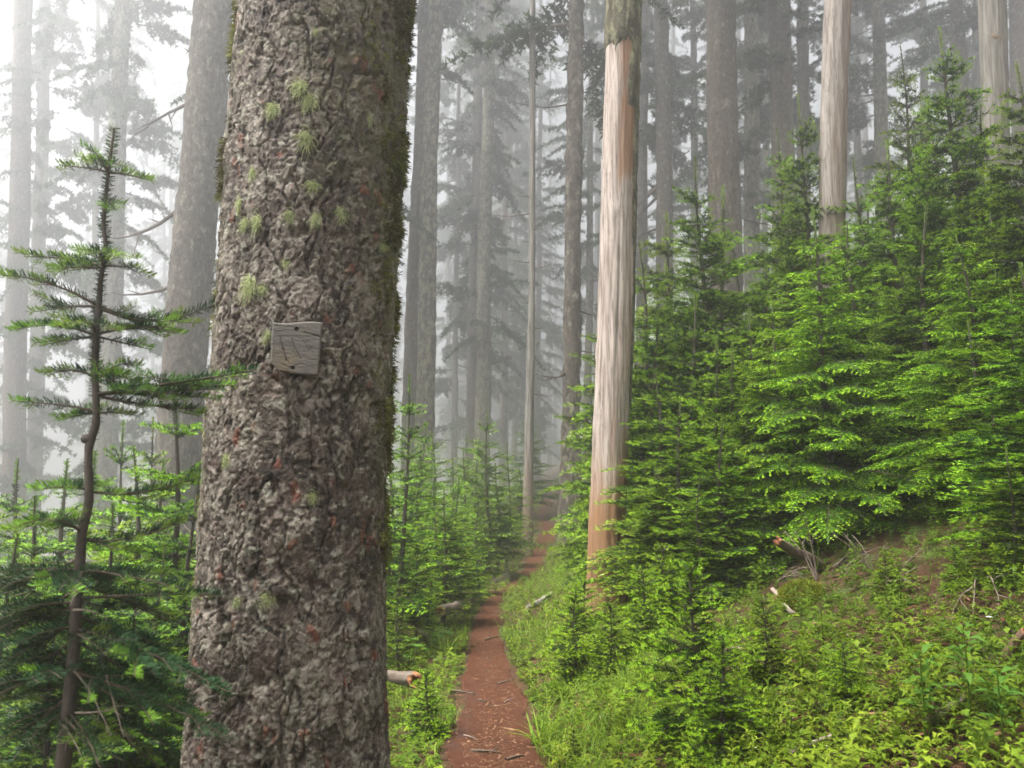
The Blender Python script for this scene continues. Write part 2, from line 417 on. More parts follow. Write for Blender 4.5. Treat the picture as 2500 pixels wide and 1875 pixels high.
def bough(L, R, kind):
    """flat spray along +X, up +Z, length L (metres)"""
    S = Shoots()
    K = dict(fir=dict(step=0.072, ang=(42, 66), k=0.56, a=0.14, b=-0.30, new=0.085, sub=0.15),
             near=dict(step=0.085, ang=(40, 60), k=0.50, a=0.02, b=0.10, new=0.07, sub=0.20),
             hemlock=dict(step=0.06, ang=(48, 68), k=0.44, a=0.14, b=-0.40, new=0.075, sub=0.13),
             crown=dict(step=0.17, ang=(45, 70), k=0.34, a=0.05, b=-0.17, new=0.10, sub=0.40),
             lod=dict(step=0.10, ang=(42, 66), k=0.56, a=0.12, b=-0.26, new=0.09, sub=0.20))[kind]
    n = max(4, int(L / 0.09)) if kind != 'crown' else 9
    s = np.linspace(0, L, n + 1); u = s / L
    bend = R.normal(0, 0.05)
    main = np.stack([s, bend * L * u * u, L * (K['a'] * u + K['b'] * u * u)], 1)
    def at(x):
        return np.array([np.interp(x, s, main[:, k]) for k in range(3)])
    r0 = 0.004 + 0.007 * L
    for i in range(n):
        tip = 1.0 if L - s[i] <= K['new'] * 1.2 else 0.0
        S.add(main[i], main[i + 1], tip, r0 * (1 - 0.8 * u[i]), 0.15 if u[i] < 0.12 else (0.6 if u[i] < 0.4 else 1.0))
    def twig(p, d, l, lev, tipz):
        new = min(K['new'] * R.uniform(0.7, 1.3), l * 0.6)
        q = p + d * (l - new) * 0.5 + [0, 0, 0.0]
        d2 = d + np.array([0.10, 0, tipz]); d2 /= np.linalg.norm(d2)
        e0 = q + d2 * (l - new) * 0.5; e1 = e0 + d2 * new
        rr = 0.0022 + 0.004 * l
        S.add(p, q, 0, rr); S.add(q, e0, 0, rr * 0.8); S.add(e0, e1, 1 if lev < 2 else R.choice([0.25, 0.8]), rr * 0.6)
        if lev < 2 and l > K['sub']:
            st = K['step'] * 0.85; x = l * 0.22
            while x < l * 0.93:
                for sg in (-1, 1):
                    if R.random() < 0.12: continue
                    a = math.radians(R.uniform(*K['ang'])) * sg
                    dd = np.array([d[0] * math.cos(a) - d[1] * math.sin(a), d[0] * math.sin(a) + d[1] * math.cos(a), d[2] + R.normal(0, 0.10)])
                    ll = (0.42 * (l - x) + 0.035) * R.uniform(0.7, 1.15)
                    twig(p + (e0 - p) * (x / l), dd / np.linalg.norm(dd), ll, lev + 1, tipz)
                x += st * R.uniform(0.8, 1.25)
    x = L * 0.14
    while x < L * 0.97:
        for sg in (-1, 1):
            if R.random() < 0.10: continue
            a = math.radians(R.uniform(*K['ang'])) * sg
            l = (K['k'] * (L - x) + 0.05) * R.uniform(0.7, 1.15) * min(1.0, 0.55 + 1.4 * x / L)
            tz = {'hemlock': -0.55, 'crown': -0.25, 'near': 0.04}.get(kind, -0.20)
            d = np.array([math.cos(a), math.sin(a), R.normal(0, 0.11) + {'hemlock': -0.15, 'near': 0.0, 'crown': -0.1}.get(kind, 0.02)]); d /= np.linalg.norm(d)
            twig(at(x), d, l, 1, tz)
        x += K['step'] * R.uniform(0.8, 1.25)
    return S.arr()

_bc = {}
def bough_variant(L, R, kind):
    sizes = {'fir': (0.22, 0.4, 0.65, 0.95, 1.3), 'near': (0.2, 0.35, 0.55, 0.8), 'hemlock': (0.3, 0.6, 0.95, 1.4), 'crown': (1.0, 1.8, 2.8), 'lod': (0.3, 0.55, 0.9, 1.3)}[kind]
    k = min(range(len(sizes)), key=lambda i: abs(math.log(sizes[i] / L)))
    v = int(R.integers(3)); key = (kind, k, v)
    if key not in _bc: _bc[key] = bough(sizes[k], np.random.default_rng(100 + k * 10 + v + len(kind) * 77), kind)
    return _bc[key], L / sizes[k]

def place_bough(A, origin, az, el, roll, s):
    """rotate a spray: elevation, azimuth; returns rows with up vectors appended"""
    ce, se, ca, sa = math.cos(el), math.sin(el), math.cos(az), math.sin(az)
    X = np.array([ce * ca, ce * sa, se]); Y0 = np.array([-sa, ca, 0.0]); Z0 = np.cross(X, Y0)
    cr, sr = math.cos(roll), math.sin(roll)
    Y = Y0 * cr + Z0 * sr; Z = np.cross(X, Y)
    Rm = np.stack([X, Y, Z], 1)
    p0 = A[:, 0:3] @ Rm.T * s + origin; p1 = A[:, 3:6] @ Rm.T * s + origin
    return np.hstack([p0, p1, A[:, 6:9], np.repeat(Z[None], len(A), 0)])

def foliage(mb, B, R, length, width, spacing, rhomb=False, fwd=0.75, twigs=True, up=(8, 128), min_twig=0.0):
    """needles and twigs for rows B into mesh builder mb (material 0 needles, 1 twigs)"""
    P0, P1, tip, rad, den, U = B[:, :3], B[:, 3:6], B[:, 6], B[:, 7], B[:, 8], B[:, 9:12]
    D = P1 - P0; ln = np.linalg.norm(D, axis=1); A = D / np.maximum(ln, 1e-6)[:, None]
    n = np.maximum(1, np.round(ln * den / spacing)).astype(int) * 2
    idx = np.repeat(np.arange(len(B)), n); m = len(idx)
    k = np.arange(m) - np.repeat(np.cumsum(n) - n, n)
    t = (k // 2 * 2 + R.random(m)) / n[idx]
    base = P0[idx] + D[idx] * np.clip(t, 0, 1)[:, None]
    side = np.where(k % 2 == 0, 1.0, -1.0)
    ang = np.radians(R.uniform(up[0], up[1], m)) * side
    Ax = A[idx]; Uo = U[idx]; Sd = norm(np.cross(Ax, Uo)); Uo = np.cross(Sd, Ax)
    d = norm(Ax * (fwd * R.uniform(0.6, 1.4, m))[:, None] + Sd * np.sin(ang)[:, None] + Uo * np.cos(ang)[:, None] * 0.9 + R.normal(0, 0.08, (m, 3)))
    Ln = length * R.uniform(0.75, 1.15, m) * np.where(tip[idx] > 0.5, 0.95, 1.0)
    var = np.clip(np.repeat(R.random(len(B)), n) * 0.7 + R.random(m) * 0.3, 0, 1)
    Wd = norm(np.cross(np.cross(d, Ax), d)) * (width / 2)
    tp = tip[idx]
    if rhomb:
        v = np.stack([base, base + d * (Ln * 0.4)[:, None] + Wd, base + d * (Ln * 0.85)[:, None] + Wd * 0.7, base + d * Ln[:, None], base + d * (Ln * 0.85)[:, None] - Wd * 0.7, base + d * (Ln * 0.4)[:, None] - Wd], 1).reshape(-1, 3)
        o = np.arange(m) * 6
        f = np.concatenate([np.stack([o, o + 1, o + 2, o + 4], 1), np.stack([o, o, o, o], 1)[:0]])
        q1 = np.stack([o, o + 1, o + 5], 1); q2 = np.stack([o + 2, o + 3, o + 4], 1); q3 = np.stack([o + 1, o + 2, o + 4, o + 5], 1)
        rep = 6
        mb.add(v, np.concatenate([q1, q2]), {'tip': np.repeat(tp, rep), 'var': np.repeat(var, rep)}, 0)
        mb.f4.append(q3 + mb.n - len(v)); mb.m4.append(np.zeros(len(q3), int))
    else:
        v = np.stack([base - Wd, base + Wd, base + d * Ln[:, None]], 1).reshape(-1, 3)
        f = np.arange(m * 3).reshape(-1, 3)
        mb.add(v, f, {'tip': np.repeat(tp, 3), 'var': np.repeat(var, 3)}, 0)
    if twigs:
        kk = rad >= min_twig
        P0, P1, rad, A, U = P0[kk], P1[kk], rad[kk], A[kk], U[kk]
        s1 = norm(np.cross(A, U + 0.01)); s2 = np.cross(s1, A); vs = []
        for pp, rr in ((P0, rad), (P1, rad * 0.8)):
            for a in (0, 2.094, 4.189): vs.append(pp + (s1 * math.cos(a) + s2 * math.sin(a)) * rr[:, None])
        v = np.stack(vs, 1).reshape(-1, 3); o = np.arange(len(P0)) * 6
        f = np.concatenate([np.stack([o + i, o + (i + 1) % 3, o + 3 + (i + 1) % 3, o + 3 + i], 1) for i in range(3)])
        mb.add(v, f, None, 1)

def sapling(seed, H, kind='fir', wide=0.34, needle=(0.025, 0.0080, 0.0098), bare=0.05, sparse=1.3):
    """crown mesh and trunk mesh of a young conifer of height H, base at the origin"""
    R = np.random.default_rng(seed); rows = []
    lx, ly = R.normal(0, 0.012, 2)
    def ax(z): return np.array([lx * z + 0.012 * H * math.sin(z * 2.1 / H * 3 + seed), ly * z + 0.012 * H * math.cos(z * 1.7 / H * 3 + seed), z])
    z = H * bare; whorl = (0.30 if H > 2 else 0.19) / sparse
    while z < H * 0.93:
        u = z / H
        prof = wide * H * (1 - u) ** 0.85 * min(1.0, 0.7 + 1.2 * u) + 0.07
        nb = int(R.integers(6, 9)); a0 = R.random() * 6.28
        for j in range(nb):
            L = max(0.10, prof * R.uniform(0.65, 1.15))
            if kind == 'hemlock': el = math.radians(22 - 22 * (1 - u) + R.normal(0, 6))
            else: el = math.radians(-2 + 40 * u ** 1.4 + R.normal(0, 9))
            A, s = bough_variant(L, R, kind)
            rows.append(place_bough(A, ax(z + R.normal(0, 0.015)), a0 + j * 6.283 / nb + R.normal(0, 0.2), el, R.normal(0, 0.22), s))
        for j in range(2 if u < 0.7 else 0):                                   # small boughs between the whorls
            zz = z + whorl * R.uniform(0.3, 0.7)
            if zz < H * 0.93 and R.random() < 0.8:
                A, s = bough_variant(max(0.10, prof * R.uniform(0.3, 0.6)), R, kind)
                rows.append(place_bough(A, ax(zz), R.random() * 6.28, math.radians(R.normal(10, 10)), R.normal(0, 0.2), s))
        z += whorl * (0.85 + 0.55 * max(0.0, u - 0.5) * 2) * R.uniform(0.85, 1.15)
    ld = Shoots()
    zs = np.linspace(H * 0.86, H, 5)
    for i in range(4): ld.add(ax(zs[i]), ax(zs[i + 1]), 0.0 if i < 2 else 0.7, 0.004, 2.2)
    la = ld.arr(); rows.append(np.hstack([la, np.tile([[1.0, 0, 0]], (4, 1))]))
    B = np.vstack(rows)
    mb = MB(); foliage(mb, B, R, *needle, twigs=True, min_twig=0.0032 if kind != 'hemlock' else 0.0030)
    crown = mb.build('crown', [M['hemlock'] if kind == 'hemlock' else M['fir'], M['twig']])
    zz = np.linspace(-0.25, H, 24)
    v, f = tube(np.array([ax(max(a, 0)) + [0, 0, min(a, 0)] for a in zz]), np.maximum(0.013 * H * (1 - np.clip(zz, 0, H) / H) ** 0.9 + 0.003, 0.003), 8)
    trunk = mk_mesh('trunk', v, f, M['sapbark'], smooth=True)
    return trunk, crown

PROTO = {
    'tall': [(4.2, sapling(11, 4.2, wide=0.30, needle=(0.031, 0.0125, 0.0190))), (4.2, sapling(12, 4.2, wide=0.27, needle=(0.031, 0.0125, 0.0190)))],
    'mid': [(2.4, sapling(21, 2.4, wide=0.36)), (2.4, sapling(22, 2.4, wide=0.33)), (2.4, sapling(23, 2.4, wide=0.30))],
    'small': [(0.8, sapling(31, 0.8, wide=0.46, needle=(0.022, 0.0065, 0.008), sparse=2.2)), (0.8, sapling(32, 0.8, wide=0.42, needle=(0.022, 0.0065, 0.008), sparse=2.0))],
    'hemlock': [(4.0, sapling(41, 4.0, 'hemlock', wide=0.40, bare=0.10, needle=(0.021, 0.0135, 0.0205)))],
    'lod': [(3.0, sapling(51, 3.0, 'lod', wide=0.30, needle=(0.034, 0.014, 0.021), bare=0.16)), (3.0, sapling(52, 3.0, 'lod', wide=0.25, needle=(0.034, 0.014, 0.021), bare=0.2))],
}

def young(kind, px, py, Y, label, variant=None, turn=None, name=None, group=None, lean=(0, 0), wide=1.0, cat='sapling', base=None, shade_dark=False):
    """a young conifer whose leader tip shows at pixel (px, py) at distance Y"""
    top = P(px, py, Y); bz = gz(top[0], Y) - 0.03
    if base is not None: bz = base
    H = max(0.15, top[2] - bz)
    lst = PROTO[kind]; h0, (tm, cm) = lst[(variant if variant is not None else int(rng.integers(len(lst)))) % len(lst)]
    s = H / h0
    o = empty(name or ('young_hemlock' if kind == 'hemlock' else 'young_fir'), (top[0] - lean[0] * H, Y - lean[1] * H, bz), label, cat, group)
    o.rotation_euler = (-math.atan(lean[1]), math.atan(lean[0]), turn if turn is not None else float(rng.random() * 6.28))
    o.scale = (s * wide, s * wide, s)
    obj('trunk', tm, o); c = obj('crown', cm, o)
    if shade_dark:
        c.material_slots[0].link = 'OBJECT'; c.material_slots[0].material = M['fir_near']  # darker needle colour imitates shade on the low left firs
    return o

# ------------------------------------------------------------------ big trunks
def lin(z, zs, vs):
    return np.interp(z, zs, vs) + np.where(z > zs[-1], (z - zs[-1]) * (vs[-1] - vs[-2]) / (zs[-1] - zs[-2]), 0) + np.where(z < zs[0], (z - zs[0]) * (vs[1] - vs[0]) / (zs[1] - zs[0]), 0)

def trunk_axis(edges, Y):
    """edges: (py, left px, right px); returns sorted z, x, r"""
    r = []
    for py, a, b in edges:
        p, q = P(a, py, Y), P(b, py, Y); r.append((p[2], (p[0] + q[0]) / 2, (q[0] - p[0]) / 2))
    r.sort(); r = np.array(r)
    return r[:, 0], r[:, 1], r[:, 2]

def bare_stick(A, B, r0, R, sag=0.1, n=8, fork=True, mat='twig'):
    """a dead curved branch with a few twigs, in world space"""
    A, B = np.asarray(A, float), np.asarray(B, float); L = np.linalg.norm(B - A)
    t = np.linspace(0, 1, n); mb = MB()
    pts = A + (B - A) * t[:, None]; pts[:, 2] += -sag * L * 4 * t * (1 - t) + R.normal(0, 0.012 * L, n) * t; pts[:, 0] += R.normal(0, 0.01 * L, n) * t
    mb.add(*tube(pts, r0 * (1 - 0.8 * t), 6))
    if fork:
        for k in range(int(R.integers(2, 6))):
            i = int(R.integers(2, n - 1)); d = norm((B - A)[None])[0] + R.normal(0, 0.55, 3); d /= np.linalg.norm(d)
            l = L * R.uniform(0.12, 0.35); tt = np.linspace(0, 1, 4)
            p2 = pts[i] + d * (l * tt)[:, None]; p2[:, 2] -= 0.1 * l * tt * tt
            mb.add(*tube(p2, r0 * 0.45 * (1 - 0.8 * tt), 4))
    return mb.build('dead_branch', M[mat])

# crowns of the tall trees: sets of drooping boughs, base at z = 0, going up
def tall_crown(seed, H, L0, n, stub=0.12):
    R = np.random.default_rng(seed); rows = []
    for i in range(n):
        z = H * ((i + R.random()) / n) ** 0.9
        L = L0 * (1 - 0.72 * z / H) * R.uniform(0.55, 1.15)
        A, s = bough_variant(L, R, 'crown')
        az = R.random() * 6.28
        rows.append(place_bough(A, np.array([math.cos(az) * stub, math.sin(az) * stub, z]), az, math.radians(R.normal(-6, 9)), R.normal(0, 0.15), s))
    mb = MB(); foliage(mb, np.vstack(rows), R, 0.12, 0.055, 0.062, min_twig=0.010, up=(20, 130))
    return mb.build('crown', [M['crown'], M['twig']])
CROWNS = [tall_crown(71, 30, 3.0, 170), tall_crown(72, 30, 2.6, 150), tall_crown(73, 30, 3.4, 130), tall_crown(74, 30, 2.4, 190)]

def conifer(label, edges, Y, mat='bark_mid', crown=None, crown_z=5.0, turn=0.0, cs=1.0, cols=26, dz=0.14, top=24.0, amp=0.03, name='conifer_tree', cat='tree', group=None, moss=0.0, dead=0, base_py=None, flare=0.25, seed=None):
    zs, xs, rs = trunk_axis(edges, Y)
    z0 = gz(float(lin(0.5, zs, xs)), Y)
    R = np.random.default_rng(int(abs(edges[0][1] * 7) + Y * 13))
    zz = np.concatenate([np.arange(z0 - 0.3, 3.6 + 0.62 * Y, dz), np.arange(3.6 + 0.62 * Y, top, 1.5)])
    if len(zs) == 2:
        x = lin(zz, zs, xs); slope = np.clip((rs[1] - rs[0]) / (zs[1] - zs[0]), -0.02, -0.004); r = rs[0] + (zz - zs[0]) * slope
    else:
        x = lin(zz, zs, xs); r = lin(zz, zs, rs)
    r = np.maximum(r, 0.05) * (1 + flare * np.exp(-np.maximum(zz - z0, 0) / 0.35))
    th = np.linspace(0, 2 * math.pi, cols, endpoint=False)
    TH, ZZ = np.meshgrid(th, zz); RR = r[:, None] * np.ones_like(TH)
    cx, sy = np.cos(TH), np.sin(TH); k = 1 / 0.16
    dsp = amp * (fbm(cx * RR * k + 5 * Y, sy * RR * k, ZZ * k * 0.7, seed=int(Y * 10), oct=3)) + 0.06 * RR * fbm(cx * 1.2, sy * 1.2, ZZ * 0.5, seed=int(Y * 10) + 5, oct=2)
    RR = RR + dsp
    wob = 0.04 * np.sin(zz * 0.35 + Y)
    v = np.stack([x[:, None] + wob[:, None] + cx * RR, Y + sy * RR, ZZ], -1).reshape(-1, 3)
    base = np.array([float(lin(z0, zs, xs)), Y, z0])
    ms = moss * np.clip(np.exp(-np.maximum(ZZ - z0, 0) / 0.5) * 1.4 + 0.5 * fbm(cx * 3, sy * 3, ZZ * 2, seed=4) - 0.25, 0, 1)
    o = empty(name, base, label, cat, group)
    tk = obj('trunk', mk_mesh('trunk', v - base, grid_faces(len(zz), cols, True), M[mat], {'moss': ms.ravel()}, smooth=True), o)
    if crown is not None:
        zc0 = z0 + crown_z; obj('crown', CROWNS[crown], o, loc=(float(lin(zc0, zs, xs)) - base[0], 0, crown_z), rot=(0, 0, turn), scale=(cs, cs, cs * max(0.4, (top - zc0) / 30)))
    for i in range(dead):
        z = z0 + R.uniform(2.5, 12.0); az = R.random() * 6.28; xx = float(lin(z, zs, xs)); rr = float(np.interp(z, zz, r))
        a = np.array([xx + math.cos(az) * rr * 0.8, Y + math.sin(az) * rr * 0.8, z]); l = R.uniform(0.5, 1.8)
        b = a + np.array([math.cos(az) * l, math.sin(az) * l, R.uniform(-0.35, 0.15) * l])
        d = bare_stick(a - base, b - base, 0.016 + 0.006 * l, R, 0.08); obj('dead_branch', d, tk)
    return o, base, (zs, xs, rs)

# ------------------------------------------------------------------ the old trunk in front
BT_Y = 3.55
bt_z, bt_x, bt_r = trunk_axis([(0, 592, 1004), (375, 560, 985), (750, 540, 962), (1000, 514, 950), (1400, 490, 939), (1800, 464, 948), (1875, 456, 952)], BT_Y)
bt_r = bt_r * 0.965
def bt_c(z): return lin(z, bt_z, bt_x)
def bt_rad(z):
    r = np.interp(z, bt_z, bt_r)
    r = np.where(z > bt_z[-1], bt_r[-1] - (z - bt_z[-1]) * 0.012, r)
    return np.where(z < bt_z[0], bt_r[0] + (bt_z[0] - z) * 0.22, r)
_f = -np.array([bt_c(1.6), BT_Y]); BF = _f / np.linalg.norm(_f); BR = np.array([-BF[1], BF[0]])   # facing the camera; image right
if BR[0] < 0: BR = -BR
def bt_hit(px, py):
    d = P(px, py, 1.0) - CAM
    for s in np.arange(BT_Y - 0.8, BT_Y + 0.6, 0.002):
        p = CAM + d * s
        q = p[:2] - np.array([bt_c(p[2]), BT_Y])
        if np.hypot(*q) < bt_rad(p[2]):
            return p, math.atan2(q @ BR, q @ BF)
    return None
def bark_relief(u, z):
    """height in metres, plate tone, red-patch mask of flaky bark at arc length u and height z"""
    wu = u + 0.030 * fbm(u * 16, z * 12, seed=61, oct=4); wz = z + 0.034 * fbm(u * 16 + 40, z * 12, seed=62, oct=4)
    wu = wu + 0.007 * fbm(u * 60, z * 45, seed=64, oct=3); wz = wz + 0.008 * fbm(u * 60 + 9, z * 45, seed=65, oct=3)
    F1, F2, cid, ou, ov = voronoi(wu / 0.036, wz / 0.060, 63)
    G1, G2, cid2, pu, pv = voronoi(wu / 0.0150 + 9, wz / 0.0185, 70)
    pl = sstep(0.0, 0.09, F2 - F1); p2 = sstep(0, 0.15, G2 - G1)
    tilt = ou * np.cos(cid * 40) + ov * np.sin(cid * 40); tilt2 = pu * np.cos(cid2 * 40) + pv * np.sin(cid2 * 40)
    h = 0.0055 * pl * (0.5 + 1.0 * cid) + 0.005 * tilt * pl + 0.0020 * p2 * (0.3 + 1.4 * cid2) + 0.0022 * tilt2 * p2
    fis = np.abs(fbm(u * 12 + 0.6 * fbm(u * 9, z * 9, seed=85), z * 2.2, seed=80, oct=3)); h = h - 0.020 * sstep(0.075, 0.0, fis)
    h = h + 0.011 * fbm(u * 6, z * 5, seed=81, oct=3) + 0.006 * (0.5 - np.abs(fbm(u * 75, z * 60, seed=82, oct=3))) + 0.003 * fbm(u * 130, z * 110, seed=86, oct=2)
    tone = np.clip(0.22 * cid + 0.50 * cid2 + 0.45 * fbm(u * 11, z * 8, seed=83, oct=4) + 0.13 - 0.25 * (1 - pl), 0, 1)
    red = sstep(0.60, 0.74, fbm(u * 14, z * 9, seed=84, oct=3) + 0.30 * (cid > 0.85) + 0.1 * (cid2 > 0.7))
    return h, tone, red
bt_base_z = gz(float(bt_c(0.2)), BT_Y) - 0.02
bt_root = empty('conifer_tree', (float(bt_c(bt_base_z)), BT_Y, bt_base_z), 'huge flaky-barked conifer trunk in the left foreground carrying a small wooden board', 'tree')
bt_o = np.array([float(bt_c(bt_base_z)), BT_Y, bt_base_z])
phi = np.concatenate([np.radians(np.linspace(-102, 102, 300)), np.radians(np.linspace(102, 258, 36)[1:-1])])
zz = np.concatenate([np.arange(bt_base_z - 0.4, 0.3, 0.03), np.arange(0.3, 3.95, 0.0058)])
PH, ZZ = np.meshgrid(phi, zz); RR = bt_rad(ZZ); U = PH * RR
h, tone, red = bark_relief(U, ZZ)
RR = RR * (1 + 0.02 * fbm(np.cos(PH) * 1.5, np.sin(PH) * 1.5, ZZ * 0.9, seed=90, oct=3))
RR = RR + 0.022 * np.exp(-((PH + 1.15) / 0.22) ** 2) * sstep(1.25, 0.3, ZZ)                      # root ridge, left
for kpx, kpy, kr, kd in ((690, 1476, 0.035, -0.035), (690, 1440, 0.05, 0.02), (760, 1290, 0.05, 0.018), (800, 1335, 0.03, -0.02), (640, 1665, 0.03, -0.02), (870, 1670, 0.03, -0.02), (760, 1610, 0.02, -0.012)):
    hp, hphi = bt_hit(kpx, kpy); dd = np.hypot((PH - hphi) * 0.41, ZZ - hp[2]); RR = RR + kd * np.exp(-(dd / kr) ** 2)
fade = np.where(np.abs(PH) > math.radians(104), 0.5, 1.0)
right = sstep(0.35, 1.25, PH); left = sstep(-1.0, -1.5, PH)
mossv = np.clip(right * sstep(1.0, 2.3, ZZ) * 0.95 + 0.55 * sstep(2.2, 3.2, ZZ) * sstep(-0.5, 0.4, PH) + left * 0.5 + 0.25 * fbm(U * 3, ZZ * 3, seed=92), 0, 1)
RR = RR + h * fade
bv = np.stack([bt_c(ZZ) + RR * (np.cos(PH) * BF[0] + np.sin(PH) * BR[0]), BT_Y + RR * (np.cos(PH) * BF[1] + np.sin(PH) * BR[1]), ZZ], -1).reshape(-1, 3)
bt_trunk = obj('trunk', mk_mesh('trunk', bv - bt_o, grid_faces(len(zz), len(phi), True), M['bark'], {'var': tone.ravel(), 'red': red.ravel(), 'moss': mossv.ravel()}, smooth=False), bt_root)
zu = np.arange(3.92, 24, 0.25); thu = np.linspace(0, 6.2832, 36, endpoint=False); TU, ZU = np.meshgrid(thu, zu); RU = bt_rad(ZU) + 0.02 * fbm(np.cos(TU) * 4, np.sin(TU) * 4, ZU, seed=5)
obj('upper_trunk', mk_mesh('upper_trunk', np.stack([bt_c(ZU) + RU * np.cos(TU), BT_Y + RU * np.sin(TU), ZU], -1).reshape(-1, 3) - bt_o, grid_faces(len(zu), 36, True), M['bark_mid'], smooth=True), bt_root)
obj('crown', CROWNS[1], bt_root, loc=(float(bt_c(14)) - bt_o[0], 0, 13.0 - bt_o[2]), scale=(1, 1, 0.36))

def on_bark(ph, z, lift=0.0):
    u = ph * bt_rad(z); hh = bark_relief(u, z)[0]; r = bt_rad(z) * (1 + 0.02 * fbm(np.cos(ph) * 1.5, np.sin(ph) * 1.5, z * 0.9, seed=90, oct=3)) + hh + lift
    r = r + 0.022 * np.exp(-((ph + 1.15) / 0.22) ** 2) * sstep(1.25, 0.3, z)
    nx = np.cos(ph) * BF[0] + np.sin(ph) * BR[0]; ny = np.cos(ph) * BF[1] + np.sin(ph) * BR[1]
    return np.stack([bt_c(z) + r * nx, BT_Y + r * ny, z], -1), np.stack([nx, ny, 0 * nx], -1)

# moss fronds: tiny blades standing off the bark, thick along the right side
R = np.random.default_rng(5)
def blades(pos, nrm, R, n, ln, wd, droop=0.3):
    m = len(pos) * n; b = np.repeat(pos, n, 0) + R.normal(0, 0.006, (m, 3)); nn = np.repeat(nrm, n, 0)
    d = norm(nn * 0.8 + R.normal(0, 0.6, (m, 3)) - np.array([0, 0, droop])); l = ln * R.uniform(0.5, 1.3, m)
    s = norm(np.cross(d, R.normal(0, 1, (m, 3)))) * wd
    mid = b + d * (l * 0.5)[:, None]
    v = np.stack([b, mid + s, b + d * l[:, None] - [0, 0, 0.1 * ln], mid - s], 1).reshape(-1, 3); o = np.arange(m) * 4
    f = np.concatenate([np.stack([o, o + 1, o + 2], 1), np.stack([o, o + 2, o + 3], 1)])
    return v, f, np.repeat(np.clip(np.repeat(R.random(len(pos)), n) * 0.8 + R.random(m) * 0.3, 0, 1), 4)
mp = R.uniform(-1.75, 1.75, 26000); mz = R.uniform(0.45, 4.0, 26000)
dens = np.clip(sstep(0.75, 1.45, mp) * sstep(0.9, 1.9, mz) * 1.0 + 0.35 * sstep(0.1, 0.9, mp) * sstep(2.0, 3.2, mz) + 0.75 * sstep(-1.25, -1.5, mp) * sstep(1.1, 1.7, mz), 0, 1)
dens = dens * np.clip(0.0 + 3.2 * fbm(mp * 4.0, mz * 6, seed=93, oct=3), 0, 1)
kk = R.random(len(mp)) < dens * 0.75
mpos, mn = on_bark(mp[kk], mz[kk], -0.003)
v, f, va = blades(mpos, mn, R, 9, 0.030, 0.0030); va = np.clip(va * 0.5 + 0.5 + 0.7 * np.repeat(np.repeat(fbm(mp[kk] * 6, mz[kk] * 8, seed=94, oct=2), 9), 4), 0, 1)
tag(obj('moss', mk_mesh('moss', v - bt_o, f, M['moss'], {'var': va}), bt_trunk), 'olive brown moss fronds along the side of the trunk', kind='stuff')

def lichen_mesh(seed, n=150, L=0.042):
    R = np.random.default_rng(seed); mb = MB()
    for i in range(n):
        a = R.normal(0, 0.014, 3); a[1] = abs(a[1]) * 0.3; d = norm((np.array([R.normal(0, 0.8), 0.35, R.normal(-0.25, 0.8)]))[None])[0]
        l = L * R.uniform(0.4, 1.2); t = np.linspace(0, 1, 5)
        p = a + d * (l * t)[:, None]; p[:, 2] -= 0.7 * l * t * t; p += np.cumsum(R.normal(0, 0.0055, p.shape), 0) * (t > 0)[:, None]; p[:, 1] = np.abs(p[:, 1])
        vv, ff = tube(p, 0.0009 * (1.2 - 0.6 * t), 3); mb.add(vv, ff, {'var': R.random()})
    return mb.build('lichen_tuft', M['lichen'])
LM = [lichen_mesh(1), lichen_mesh(2, 110, 0.036), lichen_mesh(3, 170, 0.05)]
for i, (px, py, s) in enumerate([(735, 215, 1.5), (757, 250, 1.3), (668, 265, 0.9), (748, 338, 1.3), (772, 82, 0.7), (605, 545, 0.9), (632, 540, 1.1), (620, 420, 0.8), (762, 455, 0.9), (710, 525, 1.0), (770, 535, 0.9),
                                 (615, 695, 1.2), (645, 705, 0.9), (657, 820, 0.9), (595, 130, 0.8), (593, 500, 0.9), (580, 1465, 0.8), (650, 1455, 0.9), (760, 1210, 0.8), (900, 290, 0.9), (930, 600, 0.8), (700, 640, 0.7), (560, 1120, 0.8), (830, 520, 0.8)]):
    p, ph = bt_hit(px, py); q, nn = on_bark(np.array([ph]), np.array([p[2]]), 0.0)
    obj('lichen_tuft', LM[i % 3], bt_trunk, loc=q[0] - bt_o, rot=(0, 0, math.atan2(nn[0][1], nn[0][0]) - math.pi / 2 + (i % 5 - 2) * 0.2), scale=(s * 0.66, s * 0.55, s * (0.55 + 0.10 * (i % 4))))

# trail board: thick weathered plank, one corner cut, two nail holes, worn carved strokes
bp, bph = bt_hit(724, 853)
bc, bn = on_bark(np.array([bph]), np.array([bp[2]]), 0.022)
bw, bh, bt = 0.093, 0.100, 0.022          # half width, half height, thickness
nx_, nz_ = 84, 90
su = np.linspace(-1, 1, nx_); sv = np.linspace(-1, 1, nz_); SU, SV = np.meshgrid(su, sv)
BX = SU * bw * (1 + 0.02 * SV) ; BZ = SV * bh + 0.006 * SU * (SV > 0) * SV + 0.004 * np.sin(SU * 3) * SV
cut = (SU + 1) * bw + (SV + 1) * bh        # lower-left corner chamfer
sh = np.clip(0.038 - cut, 0, None); BX = BX + sh * 0.5; BZ = BZ + sh * 0.5
hgt = 0.0012 * fbm(BX * 30, BZ * 140, seed=7, oct=4) + 0.0008 * fbm(BX * 90, BZ * 700, seed=8, oct=2)
dark = np.zeros_like(BX)
